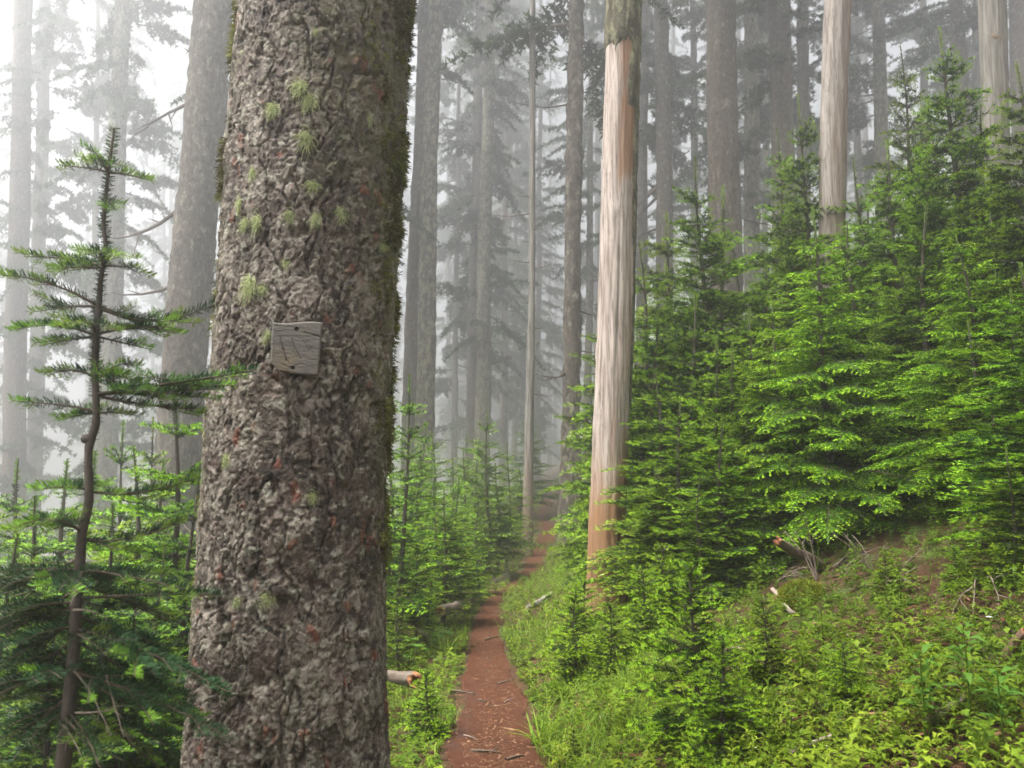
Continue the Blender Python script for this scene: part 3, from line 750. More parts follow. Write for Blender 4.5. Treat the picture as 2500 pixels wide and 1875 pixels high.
def seg(x0, z0, x1, z1, wd, dp, tone):
    global hgt, dark
    ax_, az_ = x1 - x0, z1 - z0; t = np.clip(((BX - x0) * ax_ + (BZ - z0) * az_) / (ax_ ** 2 + az_ ** 2), 0, 1)
    d = np.hypot(BX - x0 - t * ax_, BZ - z0 - t * az_); wd = wd * 1.45; m_ = sstep(wd, wd * 0.4, d) * np.clip(0.95 + 0.5 * fbm(BX * 220, BZ * 220, seed=19, oct=2), 0.5, 1)
    hgt -= dp * m_; dark = np.maximum(dark, tone * m_)
def bpt(cx, cy): return ((cx - 990) / 250.0 * bw, (668 - cy) / 262.0 * bh)
for (a, b, c, d, wd, dp, tn) in [(825, 570, 865, 690, .0030, .002, .65), (865, 690, 905, 800, .0034, .002, .75), (905, 800, 930, 815, .003, .001, .5), (945, 575, 975, 660, .003, .001, .5), (975, 660, 1045, 775, .0028, .0015, .55), (960, 700, 1010, 765, .002, .001, .35),
                                  (1060, 590, 1130, 690, .0022, .001, .45), (1130, 690, 1160, 640, .002, .001, .3), (1090, 570, 1170, 720, .0018, .001, .3), (1060, 505, 1150, 520, .0018, .003, .6), (1150, 520, 1250, 545, .0026, .005, .8), (860, 845, 965, 878, .0016, .002, .5), (965, 878, 1050, 825, .0014, .002, .45), (1050, 825, 1190, 870, .0012, .0015, .35)]:
    seg(*bpt(a, b), *bpt(c, d), wd, dp, tn)
for (cx, cy) in ((985, 478), (975, 878)):
    x0, z0 = bpt(cx, cy); d = np.hypot(BX - x0, BZ - z0); m_ = sstep(0.0085, 0.006, d); hgt -= 0.012 * m_; dark = np.maximum(dark, 0.9 * m_)
edge = np.minimum(1 - np.abs(SU), 1 - np.abs(SV)); hgt -= 0.004 * sstep(0.05, 0.0, edge)
front = np.stack([BX, bt / 2 + hgt, BZ], -1).reshape(-1, 3); back = np.stack([BX, -bt / 2 + 0 * BX, BZ], -1).reshape(-1, 3)
fr = grid_faces(nz_, nx_); n0 = nx_ * nz_
ring = np.concatenate([np.arange(nx_), (np.arange(1, nz_)) * nx_ + nx_ - 1, (nz_ - 1) * nx_ + np.arange(nx_ - 2, -1, -1), np.arange(nz_ - 2, 0, -1) * nx_])
r2 = np.roll(ring, -1); sides = np.stack([ring, r2, r2 + n0, ring + n0], 1)
m_, nt = new_mat('weathered_board')
g1 = noise(nt, 14, 5, 0.7, stretch=(1, 1, 7)); g2 = noise(nt, 60, 4, 0.7, stretch=(1, 1, 5)); g3 = noise(nt, 9, 3)
c_ = mix(nt, g1, (0.055, 0.049, 0.043), (0.145, 0.134, 0.12)); c_ = mix(nt, ramp(nt, [(0.55, (0, 0, 0)), (0.75, (0.6, 0.6, 0.6))], g2), c_, (0.07, 0.058, 0.048))
c_ = mix(nt, ramp(nt, [(0.5, (0, 0, 0)), (0.7, (0.6, 0.6, 0.6))], g3), c_, (0.15, 0.115, 0.07))
c_ = mix(nt, attr(nt, 'ink'), c_, (0.018, 0.017, 0.018)); finish(nt, c_, 0.8, 0.2, math_node(nt, 'ADD', g1, g2), 0.4, 0.004)
me = mk_mesh('board', np.vstack([front, back]), np.concatenate([fr[:, ::-1], fr + n0, sides]), m_, {'ink': np.concatenate([dark.ravel(), np.zeros(n0)])})
sg = empty('trail_sign', bc[0], 'small weathered wooden board with worn carved strokes nailed to the big trunk', 'sign')
sg.rotation_euler = (math.radians(0), math.radians(-2.5), math.atan2(bn[0][1], bn[0][0]) - math.pi / 2)
sg_b = obj('board', me, sg); sg_b.rotation_euler = (0, 0, 0); sg_b.scale = (-1, 1, 1)
for (cx, cy) in ((985, 478), (975, 878)):
    x0, z0 = bpt(cx, cy); mb = MB(); t_ = np.linspace(0, 6.283, 9)[:-1]
    vv = np.concatenate([np.stack([0.0035 * np.cos(t_), 0 * t_, 0.0035 * np.sin(t_)], 1), [[0, 0.0012, 0]]]); mb.add(vv, [[i, (i + 1) % 8, 8] for i in range(8)])
    mm = bpy.data.materials.get('rusty_nail')
    if mm is None:
        mm, nt = new_mat('rusty_nail'); finish(nt, mix(nt, noise(nt, 300, 2), (0.03, 0.02, 0.015), (0.09, 0.045, 0.025)), 0.6, 0.4)
    obj('nail', mb.build('nail', mm), sg_b, loc=(x0, bt / 2 - 0.008, z0))

# ------------------------------------------------------------------ dead snags
def snag(label, edges, Y, mat, seed, stain_fn, bark_fn=None, top=22.0, crack=0.0, flare=0.06, cols=84, dz=0.045, name='dead_snag'):
    zs, xs, rs = trunk_axis(edges, Y); z0 = gz(float(lin(0.8, zs, xs)), Y)
    zz = np.concatenate([np.arange(z0 - 0.35, 3.0 + 0.62 * Y, dz), np.arange(3.0 + 0.62 * Y, top, 0.8)]); x = lin(zz, zs, xs); r = np.maximum(lin(zz, zs, rs), 0.06)
    th = np.linspace(-math.pi, math.pi, cols, endpoint=False)       # 0 faces the camera, positive to the right
    TH, ZZ = np.meshgrid(th, zz)
    fx, fy = -lin(1.6, zs, xs), -Y; k = math.hypot(fx, fy); fx, fy = fx / k, fy / k; rx, ry = -fy, fx
    r = r * (1 + flare * np.exp(-np.maximum(zz - z0, 0) / 0.3))
    RR = r[:, None] * (1 + 0.05 * fbm(np.cos(TH) * 1.3, np.sin(TH) * 1.3, ZZ * 0.4, seed=seed, oct=2))
    RR = RR + 0.011 * fbm((TH + 0.08 * ZZ) * 6, ZZ * 0.9, seed=seed + 3, oct=4) + 0.006 * fbm(TH * 14, ZZ * 3, seed=seed + 4, oct=3)
    if True:
        for c0 in (-0.95, -0.72, 0.15, 0.6): RR = RR - 0.020 * sstep(0.05, 0.0, np.abs(TH - c0 - 0.06 * fbm(ZZ * 0.8, 0 * ZZ + c0, seed=seed + 9))) * np.clip(fbm(ZZ * 0.5, 0 * ZZ, c0 * 9, seed=seed + 2) + 0.4, 0, 1)
    Rk = np.random.default_rng(seed + 60)
    for q in range(16):                                           # old knots and dents
        kz, kt = Rk.uniform(z0 + 0.5, 2.5 + 0.6 * Y), Rk.uniform(-1.6, 1.6); dd = np.hypot((TH - kt) * 0.22, (ZZ - kz) * 0.75)
        RR = RR + (0.016 * np.exp(-(dd / 0.045) ** 2) - 0.022 * np.exp(-(dd / 0.018) ** 2)) * Rk.choice([1, 1, -0.6])
    base = np.array([float(lin(z0, zs, xs)), Y, z0])
    def surf(RR): return np.stack([x[:, None] + RR * (np.cos(TH) * fx + np.sin(TH) * rx), Y + RR * (np.cos(TH) * fy + np.sin(TH) * ry), ZZ], -1).reshape(-1, 3)
    o = empty(name, base, label, 'snag')
    tk = obj('trunk', mk_mesh('trunk', surf(RR) - base, grid_faces(len(zz), cols, True), M[mat], {'stain': np.clip(stain_fn(TH, ZZ, z0), 0, 1).ravel(), 'moss': np.zeros(TH.size)}, smooth=True), o)
    if bark_fn is not None:
        msk = bark_fn(TH, ZZ)
        thick = 0.020 + 0.014 * fbm(TH * 7, ZZ * 7, seed=seed + 20, oct=4)
        RB = RR + np.where(msk > 0, np.clip(msk * 6, 0, 1) * thick, -0.03)
        F = grid_faces(len(zz), cols, True); keep = (msk.ravel()[F] > -0.06).any(1)
        used = np.unique(F[keep]); mp_ = np.full(TH.size, -1); mp_[used] = np.arange(len(used))
        obj('bark', mk_mesh('bark', (surf(RB) - base)[used], mp_[F[keep]], M['bark_lichen'], {'moss': np.full(len(used), 0.25)}, smooth=True), tk)
    return o, base, (zs, xs, rs)

z_at = lambda py, Y: float(P(1500, py, Y)[2])
s1Y = 9.0
def s1_stain(TH, ZZ, z0):
    n = fbm(TH * 2.2, ZZ * 0.9, seed=33, oct=3)
    low = sstep(2.1, 0.9, ZZ + 0.35 * n - 0.35 * sstep(0.0, 1.2, TH))
    patch = sstep(z_at(480, 9), z_at(430, 9), ZZ + 0.25 * n) * sstep(z_at(190, 9), z_at(260, 9), ZZ - 0.2 * n) * sstep(-0.25, 0.15, TH + 0.3 * n)
    top = sstep(z_at(300, 9), z_at(170, 9), ZZ) * sstep(-0.3, 0.3, TH + 0.4 * n) * 0.7
    rgt = sstep(0.55, 1.2, TH) * 0.75 * sstep(-0.2, 0.2, n + 0.1)
    mid = 0.35 * sstep(0.1, 0.5, n) * sstep(3.6, 2.0, ZZ)
    return np.maximum.reduce([low * 0.95, patch * 0.8, top, rgt, mid])
def s1_bark(TH, ZZ):
    n = fbm(TH * 3, ZZ * 3, seed=35, oct=3)
    z130 = z_at(118, 9)
    up = (ZZ - (z130 + 0.13 * np.abs(np.sin(TH * 2.2 + 1.0)) - 0.1 + 0.12 * n)) * 2.0
    strip = (TH - np.where(ZZ > z_at(150, 9), 0.55, np.where(ZZ > z_at(270, 9), 0.38 + 0.05 * n, 0.95 + 0.3 * sstep(z_at(400, 9), z_at(700, 9), ZZ))) - 0.10 * n) * 0.5
    strip = np.where(ZZ < z_at(1000, 9), -1, strip); strip = np.where(TH > 2.5, -1, strip)
    return np.maximum(up, strip)
S1 = snag('tall bleached snag beside the trail with grey bark left at its top', [(0, 1483, 1563), (400, 1471, 1552), (800, 1459, 1544), (1100, 1446, 1533), (1300, 1436, 1531), (1420, 1432, 1540)], s1Y, 'snag', 5, s1_stain, s1_bark, crack=1.0)
S2 = snag('pale barkless snag standing up out of the young firs on the right', [(0, 2014, 2077), (366, 2001, 2064), (600, 2000, 2062)], 9.6, 'snag_pale', 15, lambda T, Z, z0: 0.22 * sstep(-0.2, 0.5, fbm(T * 1.5, Z * 0.7, seed=50, oct=3)) + 0.25 * sstep(0.3, 1.2, T), top=20, cols=48, dz=0.09)
S3 = snag('grey weathered snag with an old knot near the right edge', [(0, 2391, 2453), (225, 2399, 2460), (500, 2402, 2462)], 10.5, 'snag_grey', 25, lambda T, Z, z0: 0.05 + 0 * T, top=20, cols=48, dz=0.09)
kp = P(2422, 97, 10.5); R = np.random.default_rng(3)
# knot on the grey snag
tt = np.linspace(0, 1, 6); kv, kf = tube(np.stack([np.full(6, kp[0]), 10.5 - 0.13 - 0.03 * tt, kp[2] + 0.01 * tt], 1), 0.085 * (1.2 - 0.75 * tt ** 2), 12)
kn = obj('knot', mk_mesh('knot', np.vstack([kv, [[kp[0], 10.35, kp[2]]]]) - S3[1], [kf, np.array([[60 + i, 60 + (i + 1) % 12, 72] for i in range(12)])], M['snag_grey'], {'stain': np.ones(73)}, smooth=True), S3[0])
S4 = snag('thin dead pole with branch stubs left of where the trail bends', [(400, 1292, 1307), (700, 1291, 1307), (1000, 1282, 1304), (1250, 1276, 1302)], 20.0, 'snag_grey', 26, lambda T, Z, z0: 0.65 * sstep(3.2, 0.2, Z) + 0 * T, top=11, cols=24, dz=0.12)
for i, py in enumerate([560, 590, 640, 655, 690, 740, 800, 850, 905, 960, 520, 480]):
    a = P(1299, py, 20.0); sd_ = -1 if i % 3 else 1; l = R.uniform(0.15, 0.5) * (2.5 if i in (2, 10) else 1)
    obj('branch_stub', bare_stick(a - S4[1], a + np.array([sd_ * l, R.normal(0, 0.2), R.uniform(-0.25, 0.1) * l]) - S4[1], 0.018, R, 0.05, fork=i in (2, 10), mat='deadtwig'), S4[0])

# ------------------------------------------------------------------ standing trees in the fog
def two(pt, pb, wt, wb, yb=1000):
    return [(0, pt - wt / 2, pt + wt / 2), (yb, pb - wb / 2, pb + wb / 2)]
TREES = [
    # label, edges, distance, bark, crown index, crown height, dead branches, moss
    ('broad grey trunk just left of the huge foreground trunk', two(520, 446, 99, 105, 1000), 11.5, 'bark_mid', 1, 15, 3, 0),
    ('blurred brown trunk at the left edge behind the little fir', two(58, 34, 40, 52, 1100), 24, 'bark_brown', 1, 6.5, 3, 0),
    ('slim hazy trunk second from the left edge', two(110, 85, 28, 36, 1100), 29, 'bark_mid', 0, 3.0, 3, 0),
    ('pale lichen-coated trunk behind the little fir stem', two(300, 262, 36, 48, 1100), 22, 'bark_lichen', 2, 7.5, 2, 0),
    ('faint thin trunk left of the lichen-coated one', two(240, 226, 16, 20, 1100), 34, 'bark_mid', 1, 3.5, 2, 0),
    ('brownish trunk of a close pair right of the huge foreground trunk', two(1036, 1002, 28, 38, 980), 17.5, 'bark_brown', 1, 13, 3, 0),
    ('lichen-flecked trunk of a close pair right of the huge foreground trunk', two(1062, 1036, 40, 47, 980), 16.5, 'bark_lichen', 2, 14, 2, 0),
    ('slender grey trunk between the close pair and the mossy centre trunk', two(1124, 1110, 12, 15, 1000), 33, 'bark_mid', 0, 4.0, 3, 0),
    ('brown trunk half hidden by the mossy one in the centre', two(1172, 1153, 22, 30, 1000), 27, 'bark_brown', 3, 6.5, 3, 0),
    ('mossy centre trunk with long bare side branches', two(1196, 1178, 24, 38, 960), 23, 'bark_lichen', 1, 6.0, 5, 0),
    ('faint trunk between the mossy centre trunk and the thin dead pole', two(1238, 1229, 14, 18, 1000), 38, 'bark_mid', 0, 3.0, 2, 0),
    ('very faint trunk just left of the thin dead pole', two(1264, 1257, 10, 13, 1000), 44, 'bark_mid', 2, 3.0, 2, 0),
    ('dim trunk just right of the thin dead pole', two(1322, 1312, 13, 16, 1000), 40, 'bark_mid', 1, 3.0, 2, 0),
    ('dark straight trunk with mossy foot right beside the trail', [(0, 1391, 1427), (300, 1388, 1427), (950, 1370, 1414), (1200, 1362, 1415), (1330, 1352, 1416)], 15, 'bark_mid', 3, 8.5, 4, 0.9),
    ('pale trunk peeping out left of the bleached snag', two(1446, 1436, 15, 19, 900), 25, 'bark_lichen', 1, 6.0, 2, 0),
    ('dim trunk just right of the bleached snag', two(1577, 1566, 21, 26, 700), 22, 'bark_mid', 0, 5.5, 3, 0),
    ('dark trunk with bare twisted branches right of the bleached snag', two(1616, 1622, 36, 42, 700), 18, 'bark_mid', 3, 9.5, 5, 0),
    ('thin hazy trunk left of the thick speckled trunk', two(1692, 1697, 16, 19, 600), 26, 'bark_mid', 1, 5.5, 2, 0),
    ('thick speckled trunk rising behind the firs right of centre', two(1763, 1769, 70, 78, 560), 13, 'bark_brown', 2, 9.5, 2, 0),
    ('hazy lichen-hung trunk right of the thick speckled one', two(1832, 1838, 36, 40, 560), 20, 'bark_lichen', 0, 6.5, 3, 0),
    ('narrow pale trunk in the gap left of the dark straight one', two(1868, 1868, 13, 15, 560), 29, 'bark_lichen', 1, 7, 2, 0),
    ('dark straight trunk left of the pale barkless snag', two(1905, 1912, 52, 56, 500), 15.5, 'bark_brown', 3, 8.5, 3, 0),
    ('slim dark trunk touching the pale barkless snag on its left', two(1962, 1960, 28, 32, 500), 21, 'bark_mid', 0, 7.5, 3, 0),
    ('trunk hung with pale lichen right of the pale barkless snag', two(2142, 2154, 29, 33, 450), 20, 'bark_lichen', 2, 7.5, 4, 0),
    ('far faint trunk between the pale snag and the lichen-hung trunk', two(2090, 2094, 16, 18, 450), 30, 'bark_mid', 1, 8, 2, 0),
    ('grey trunk behind the tallest young fir leader', two(2331, 2360, 34, 38, 450), 17, 'bark_mid', 3, 8.5, 2, 0),
    ('narrow grey trunk left of the grey knotted snag', two(2384, 2387, 23, 25, 350), 22, 'bark_mid', 0, 8.5, 2, 0),
    ('dark trunk cut off by the right edge of the view', two(2488, 2496, 40, 44, 350), 16, 'bark_brown', 1, 9.0, 2, 0),
    ('distant dim trunk right of the lichen-hung trunk', two(2252, 2258, 18, 20, 350), 28, 'bark_mid', 0, 8.5, 2, 0),
]
T_ROOT = {}
for i, (lab, ed, Y, mt, cr, cz, dd, ms) in enumerate(TREES):
    near = Y < 16; Y = Y * (1.33 if i == 13 else 1.9)
    T_ROOT[i] = conifer(lab, ed, Y, mt, cr, cz * 1.5, turn=i * 1.7, cols=30 if near else 16, dz=0.13 if near else 0.3, amp=0.06, dead=dd, moss=ms, cs=1.5 if Y < 50 else 1.9, top=60)
R = np.random.default_rng(17)
def limb(i, pts_px, Y, r0=0.03):
    k = 1.33 if i == 13 else 1.9; Y *= k; r0 *= k
    o, base, _ = T_ROOT[i]
    a = P(*pts_px[0], Y); b = P(*pts_px[1], Y + R.normal(0, 0.5)); obj('dead_branch', bare_stick(a - base, b - base, r0, R, pts_px[2]), o)
limb(0, ((445, 505), (262, 580), 0.10), 11.5, 0.035); limb(0, ((440, 690), (275, 715), 0.08), 11.5, 0.03); limb(0, ((470, 250), (330, 330), -0.05), 11.5, 0.03)
limb(9, ((1178, 556), (1100, 556), 0.03), 23, 0.05); limb(9, ((1178, 540), (1085, 548), 0.06), 23, 0.04); limb(9, ((1195, 890), (1250, 872), 0.0), 23, 0.035)
limb(16, ((1605, 480), (1530, 545), 0.05), 18, 0.04); limb(16, ((1605, 455), (1520, 520), 0.08), 18, 0.04); limb(16, ((1605, 560), (1535, 600), -0.1), 18, 0.03)
limb(13, ((1415, 760), (1450, 770), 0.02), 15, 0.02); limb(23, ((2135, 120), (2050, 140), 0.0), 20, 0.03); limb(23, ((2140, 165), (2060, 185), 0.0), 20, 0.03); limb(23, ((2145, 230), (2070, 238), 0.0), 20, 0.03)

# far wood: trees beyond, each its own, hard to tell apart in the fog
FAR = []
for i in range(56):
    Y = R.uniform(85, 178); px = R.uniform(-250, 2750)
    if 560 < px < 940: px += 560
    FAR.append((px, Y))
for i, (px, Y) in enumerate(FAR):
    w = R.uniform(0.55, 1.0) * FPX / Y
    side = 'left' if px < 600 else ('centre' if px < 1500 else 'right')
    lab = {'left': 'dim far conifer dissolving into fog on the left below the slope', 'centre': 'dim far conifer dissolving into fog beyond the trail', 'right': 'dim far conifer dissolving into fog up the slope on the right'}[side]
    conifer(lab, two(px + R.normal(0, 6), px, w * 0.8, w, 1000), Y, 'bark_mid', i % 4, R.uniform(2, 11), turn=R.random() * 6.28, cols=10, dz=0.8, amp=0.02, dead=0, cs=R.uniform(1.7, 2.4), top=62.0, group={'left': 'far fog trees on the left', 'centre': 'far fog trees beyond the trail', 'right': 'far fog trees on the right'}[side])

for i, (px, Y) in enumerate([(600, 27), (668, 40), (735, 33), (800, 52), (820, 30), (860, 48), (640, 64), (760, 75)]):
    w = R.uniform(0.5, 0.8) * FPX / Y
    conifer('tall conifer standing hidden straight behind the huge foreground trunk', two(px + 10, px, w * 0.85, w, 1000), Y, ('bark_mid', 'bark_lichen', 'bark_brown')[i % 3], i % 4, 9 + i % 3 * 3, turn=i * 1.3, cols=12, dz=0.5, dead=1, cs=1.2, top=58, group='trees behind the huge trunk')
# ------------------------------------------------------------------ young firs
YF = [
    # kind, tip px, tip py, distance, label, width factor
    ('tall', 2308, 62, 8.2, 'tallest young fir on the right with bare cross-shaped leader against the grey trunk', 1.0),
    ('tall', 2196, 116, 10.5, 'slim young fir whose thin leader stands left of the tallest one', 0.8),
    ('mid', 2273, 236, 9.2, 'young fir tucked directly left of the tallest young fir stem', 0.9),
    ('tall', 2495, 150, 6.6, 'dense young fir cut off by the right edge of the view', 1.1),
    ('mid', 2165, 333, 8.8, 'young fir in front of the lichen-hung trunk', 1.0),
    ('mid', 2086, 386, 9.4, 'young fir just right of the pale barkless snag', 0.9),
    ('mid', 2092, 540, 8.2, 'small bright fir at the foot of the pale barkless snag on its right', 1.1),
    ('mid', 1996, 498, 8.8, 'low fir whose tip crosses the foot of the pale barkless snag', 1.0),
    ('tall', 1958, 230, 9.8, 'young fir with pale tip left of the pale barkless snag', 0.85),
    ('tall', 1893, 317, 10.8, 'young fir below the dark straight trunk', 0.85),
    ('tall', 1700, 378, 9.6, 'open young fir with thin leader in front of the thick speckled trunk', 1.0),
    ('mid', 1757, 456, 10.2, 'smaller fir close right of the open young fir', 0.9),
    ('mid', 1623, 526, 10.6, 'young fir whose tip meets the dark twisted-branched trunk', 0.9),
    ('mid', 1575, 593, 10.2, 'young fir directly right of the bleached snag', 1.0),
    ('mid', 1600, 760, 9.4, 'bushy low fir half behind the bleached snag', 1.1),
    ('mid', 1730, 820, 8.2, 'small fir with upright leader left of the drooping hemlock', 1.1),
    ('mid', 1783, 842, 8.0, 'small fir with bright green leader just left of the hemlock boughs', 1.1),
    ('mid', 1660, 960, 7.9, 'low bushy fir filling the gap right of the bleached snag', 1.25),
    ('mid', 1850, 620, 9.4, 'dark fir behind the left side of the hemlock', 1.0),
    ('mid', 2240, 500, 7.6, 'broad fir right of the hemlock top', 1.15),
    ('mid', 2420, 470, 7.6, 'broad fir below the grey knotted snag', 1.2),
    ('mid', 2470, 700, 6.0, 'dark-skirted fir at the right edge in the front row', 1.2),
    ('mid', 2180, 760, 7.9, 'low fir crowding the hemlock from the right', 1.2),
    ('mid', 2270, 900, 7.2, 'lowest fir above the brush pile on the right', 1.35),
    ('mid', 2430, 930, 5.7, 'low spreading fir over the dark hollow at the right edge', 1.3),
    ('mid', 1930, 900, 7.6, 'low fir under the hemlock boughs', 1.2),
    ('mid', 1560, 1010, 9.3, 'low fir hugging the right side of the bleached snag', 1.2),
    ('mid', 1482, 760, 12.5, 'fir behind the bleached snag showing on its left', 0.9),
    ('mid', 1447, 930, 12.0, 'bright fir crossing the mossy-footed trunk beside the trail', 0.75),
    ('mid', 1478, 1090, 10.6, 'low fir between the mossy-footed trunk and the bleached snag', 1.3),
    ('mid', 1640, 640, 11.5, 'fir in the second row below the twisted-branched trunk', 1.2),
    ('mid', 1800, 560, 11.5, 'fir in the second row below the thick speckled trunk', 1.2),
    ('mid', 1690, 720, 9.0, 'dense fir in front of the open young fir', 1.25),
    ('mid', 1820, 760, 8.6, 'dense fir directly left of the hemlock', 1.25),
    ('mid', 1610, 900, 8.6, 'dense low fir two steps right of the bleached snag', 1.3),
    ('mid', 1760, 1010, 7.4, 'low fir in front of the upright leaders', 1.35),
    ('mid', 1860, 1080, 7.5, 'low skirted fir under the lowest hemlock bough', 1.4),
    ('mid', 2070, 960, 7.7, 'low fir right under the hemlock stem', 1.4),
    ('mid', 2120, 470, 10.5, 'fir in the second row right of the pale barkless snag', 1.15),
    ('tall', 2400, 250, 8.0, 'tall dense fir in front of the grey knotted snag foot', 1.1),
    ('tall', 2250, 350, 9.6, 'tall dense fir in the second row left of the tallest fir', 1.0),
    ('mid', 2370, 780, 6.2, 'dense front fir under the right-hand firs', 1.35),
    ('mid', 1600, 1130, 8.0, 'lowest bushy fir right of the bleached snag foot', 1.4),
    ('mid', 1700, 1160, 7.2, 'lowest fir between the bleached snag and the broken branch stump', 1.4),
    ('mid', 2500, 640, 4.9, 'big dark-skirted fir hanging in at the right edge', 1.5),
    ('mid', 2340, 1010, 6.3, 'low fir over the brown needle bank', 1.5),
    ('mid', 2460, 1090, 4.6, 'lowest fir at the right edge above the forked branch', 1.5),
    ('mid', 2190, 1040, 7.2, 'low fir right behind the brush pile', 1.5),
    ('mid', 2010, 1060, 8.2, 'low fir right behind the broken branch stump', 1.4),
    # left of the trail
    ('lod', 992, 915, 8.6, 'slim fir with clear bare stem just right of the huge foreground trunk', 0.95),
    ('lod', 1190, 1000, 16, 'spire-tipped young fir in the middle of the thicket left of the trail', 1.1),
    ('lod', 1240, 1080, 18, 'young fir in the thicket just left of the thin dead pole', 1.15),
    ('lod', 1120, 1165, 12.4, 'front young fir of the thicket below the mossy centre trunk', 1.2),
    ('lod', 1066, 1140, 11.5, 'young fir of the thicket below the lichen-flecked pair', 1.2),
    ('lod', 1105, 1120, 15, 'young fir of the thicket below the slender grey trunk', 1.2),
    ('lod', 1168, 1190, 13.5, 'front right fir of the thicket with dark open foot', 1.2),
    ('lod', 1268, 1130, 22, 'fir standing where the trail disappears', 1.2),
    ('lod', 1410, 1060, 30, 'pale hazy fir above the far end of the trail', 1.3),
    ('lod', 1290, 1010, 30, 'misty young fir behind the thin dead pole', 1.3),
    ('lod', 1140, 1060, 22, 'misty young fir between the centre trunks', 1.2),
    ('lod', 1040, 1030, 17, 'misty young fir at the foot of the lichen-flecked pair', 1.2),
    ('lod', 960, 1010, 12, 'young fir peeping out behind the huge trunk on its right', 1.2),
    ('lod', 1020, 1300, 9.2, 'low shaded fir right of the huge trunk', 1.3),
    ('lod', 975, 1400, 7.2, 'low dark fir touching the right side of the huge trunk', 1.2),
    ('lod', 1442, 1010, 22, 'young fir behind the mossy-footed trunk', 1.2),
    ('lod', 1020, 1090, 13, 'shaded fir of the thicket between the huge trunk and the close pair', 1.5),
    ('lod', 1085, 1190, 10.5, 'dark front fir of the thicket nearest the huge trunk', 1.5),
    ('lod', 1130, 1100, 17, 'dense fir in the back of the thicket below the centre trunks', 1.5),
    ('lod', 1170, 1070, 20, 'dense hazy fir of the thicket below the mossy centre trunk', 1.5),
    ('lod', 1215, 1130, 16.5, 'dense fir of the thicket two steps left of the thin dead pole', 1.4),
    ('lod', 960, 1180, 9.4, 'dark fir half hidden by the right side of the huge trunk', 1.5),
    ('lod', 1100, 1260, 11.5, 'low dark fir by the shaded log', 1.5),
    ('lod', 1055, 1050, 20, 'hazy fir behind the thicket below the close pair', 1.5),
    # left behind the little fir
    ('mid', 447, 912, 6.0, 'bright young fir with pale leader close left of the huge trunk', 1.05),
    ('lod', 303, 1025, 9.5, 'thin pale fir tip right of the little fir stem', 0.9),
    ('lod', 372, 1018, 10.0, 'thin pale fir tip in front of the broad grey trunk', 0.8),
    ('mid', 350, 1090, 6.4, 'bushy young fir behind the twigs of the little fir', 1.3),
    ('mid', 480, 1130, 5.2, 'young fir squeezed against the left side of the huge trunk', 1.1),
    ('mid', 250, 1230, 5.0, 'dark young fir low behind the little fir stem', 1.3),
    ('mid', 90, 1210, 5.2, 'dark young fir in the lower left corner', 1.4),
    ('mid', 400, 1330, 4.3, 'shaded low fir at the foot of the huge trunk on its left', 1.3),
    ('lod', -60, 1150, 7.5, 'shaded fir cut off by the left edge', 1.3),
    ('mid', 20, 1300, 4.4, 'dark low fir at the bottom of the left edge', 1.3),
    ('mid', 170, 1120, 7.0, 'young fir right behind the lower stem of the little fir', 1.3),
    ('mid', 320, 1420, 3.9, 'lowest dark fir in the bottom left between stem and huge trunk', 1.4),
    ('lod', 60, 1120, 9.5, 'hazy young fir low at the left under the brown trunk', 1.4),
    ('lod', 230, 1100, 11, 'hazy young fir below the pale lichen-coated trunk', 1.4),
    ('lod', 410, 1120, 9, 'young fir at the foot of the broad grey trunk', 1.4),
    ('mid', 130, 1480, 3.6, 'very dark fir in the bottom left corner behind the stem', 1.4),
]
for px, py, Y in [(590, 1130, 7.5), (660, 1150, 8.5), (730, 1120, 10), (800, 1160, 8.0), (870, 1130, 11), (700, 1120, 13), (840, 1100, 15), (620, 1100, 14)]:
    YF.append(('lod', px, py, Y, 'young fir growing out of sight behind the huge trunk', 1.4))
for px, py, Y in [(2640, 420, 7.0), (2720, 620, 6.0), (2860, 420, 7.6)]:
    YF.append(('mid', px, py, Y, 'young fir just beyond the right edge of the view', 1.3))
for i, (k, px, py, Y, lab, wd) in enumerate(YF):
    young(k, px, py, Y, lab, variant=i, turn=i * 2.4, wide=wd, shade_dark=px < 560 and Y < 5.3, group='young firs behind the huge trunk' if 'out of sight' in lab else ('young firs beyond the right edge' if 'just beyond' in lab else None))
young('hemlock', 1985, 560, 7.5, 'bright young hemlock with long drooping boughs on the right', turn=0.6, lean=(-0.04, 0), wide=1.2, cat='sapling')
young('hemlock', 2160, 640, 8.0, 'second hemlock with pale fringed boughs right of the brighter one', turn=2.6, lean=(-0.03, 0), wide=1.15, cat='sapling')
young('hemlock', 1840, 720, 7.9, 'shorter hemlock leaning out left of the brighter one', turn=4.1, lean=(-0.05, 0), wide=1.15)
young('hemlock', 2345, 560, 6.5, 'hemlock with broad pale sprays near the right edge', turn=5.2, lean=(-0.04, 0), wide=1.25)
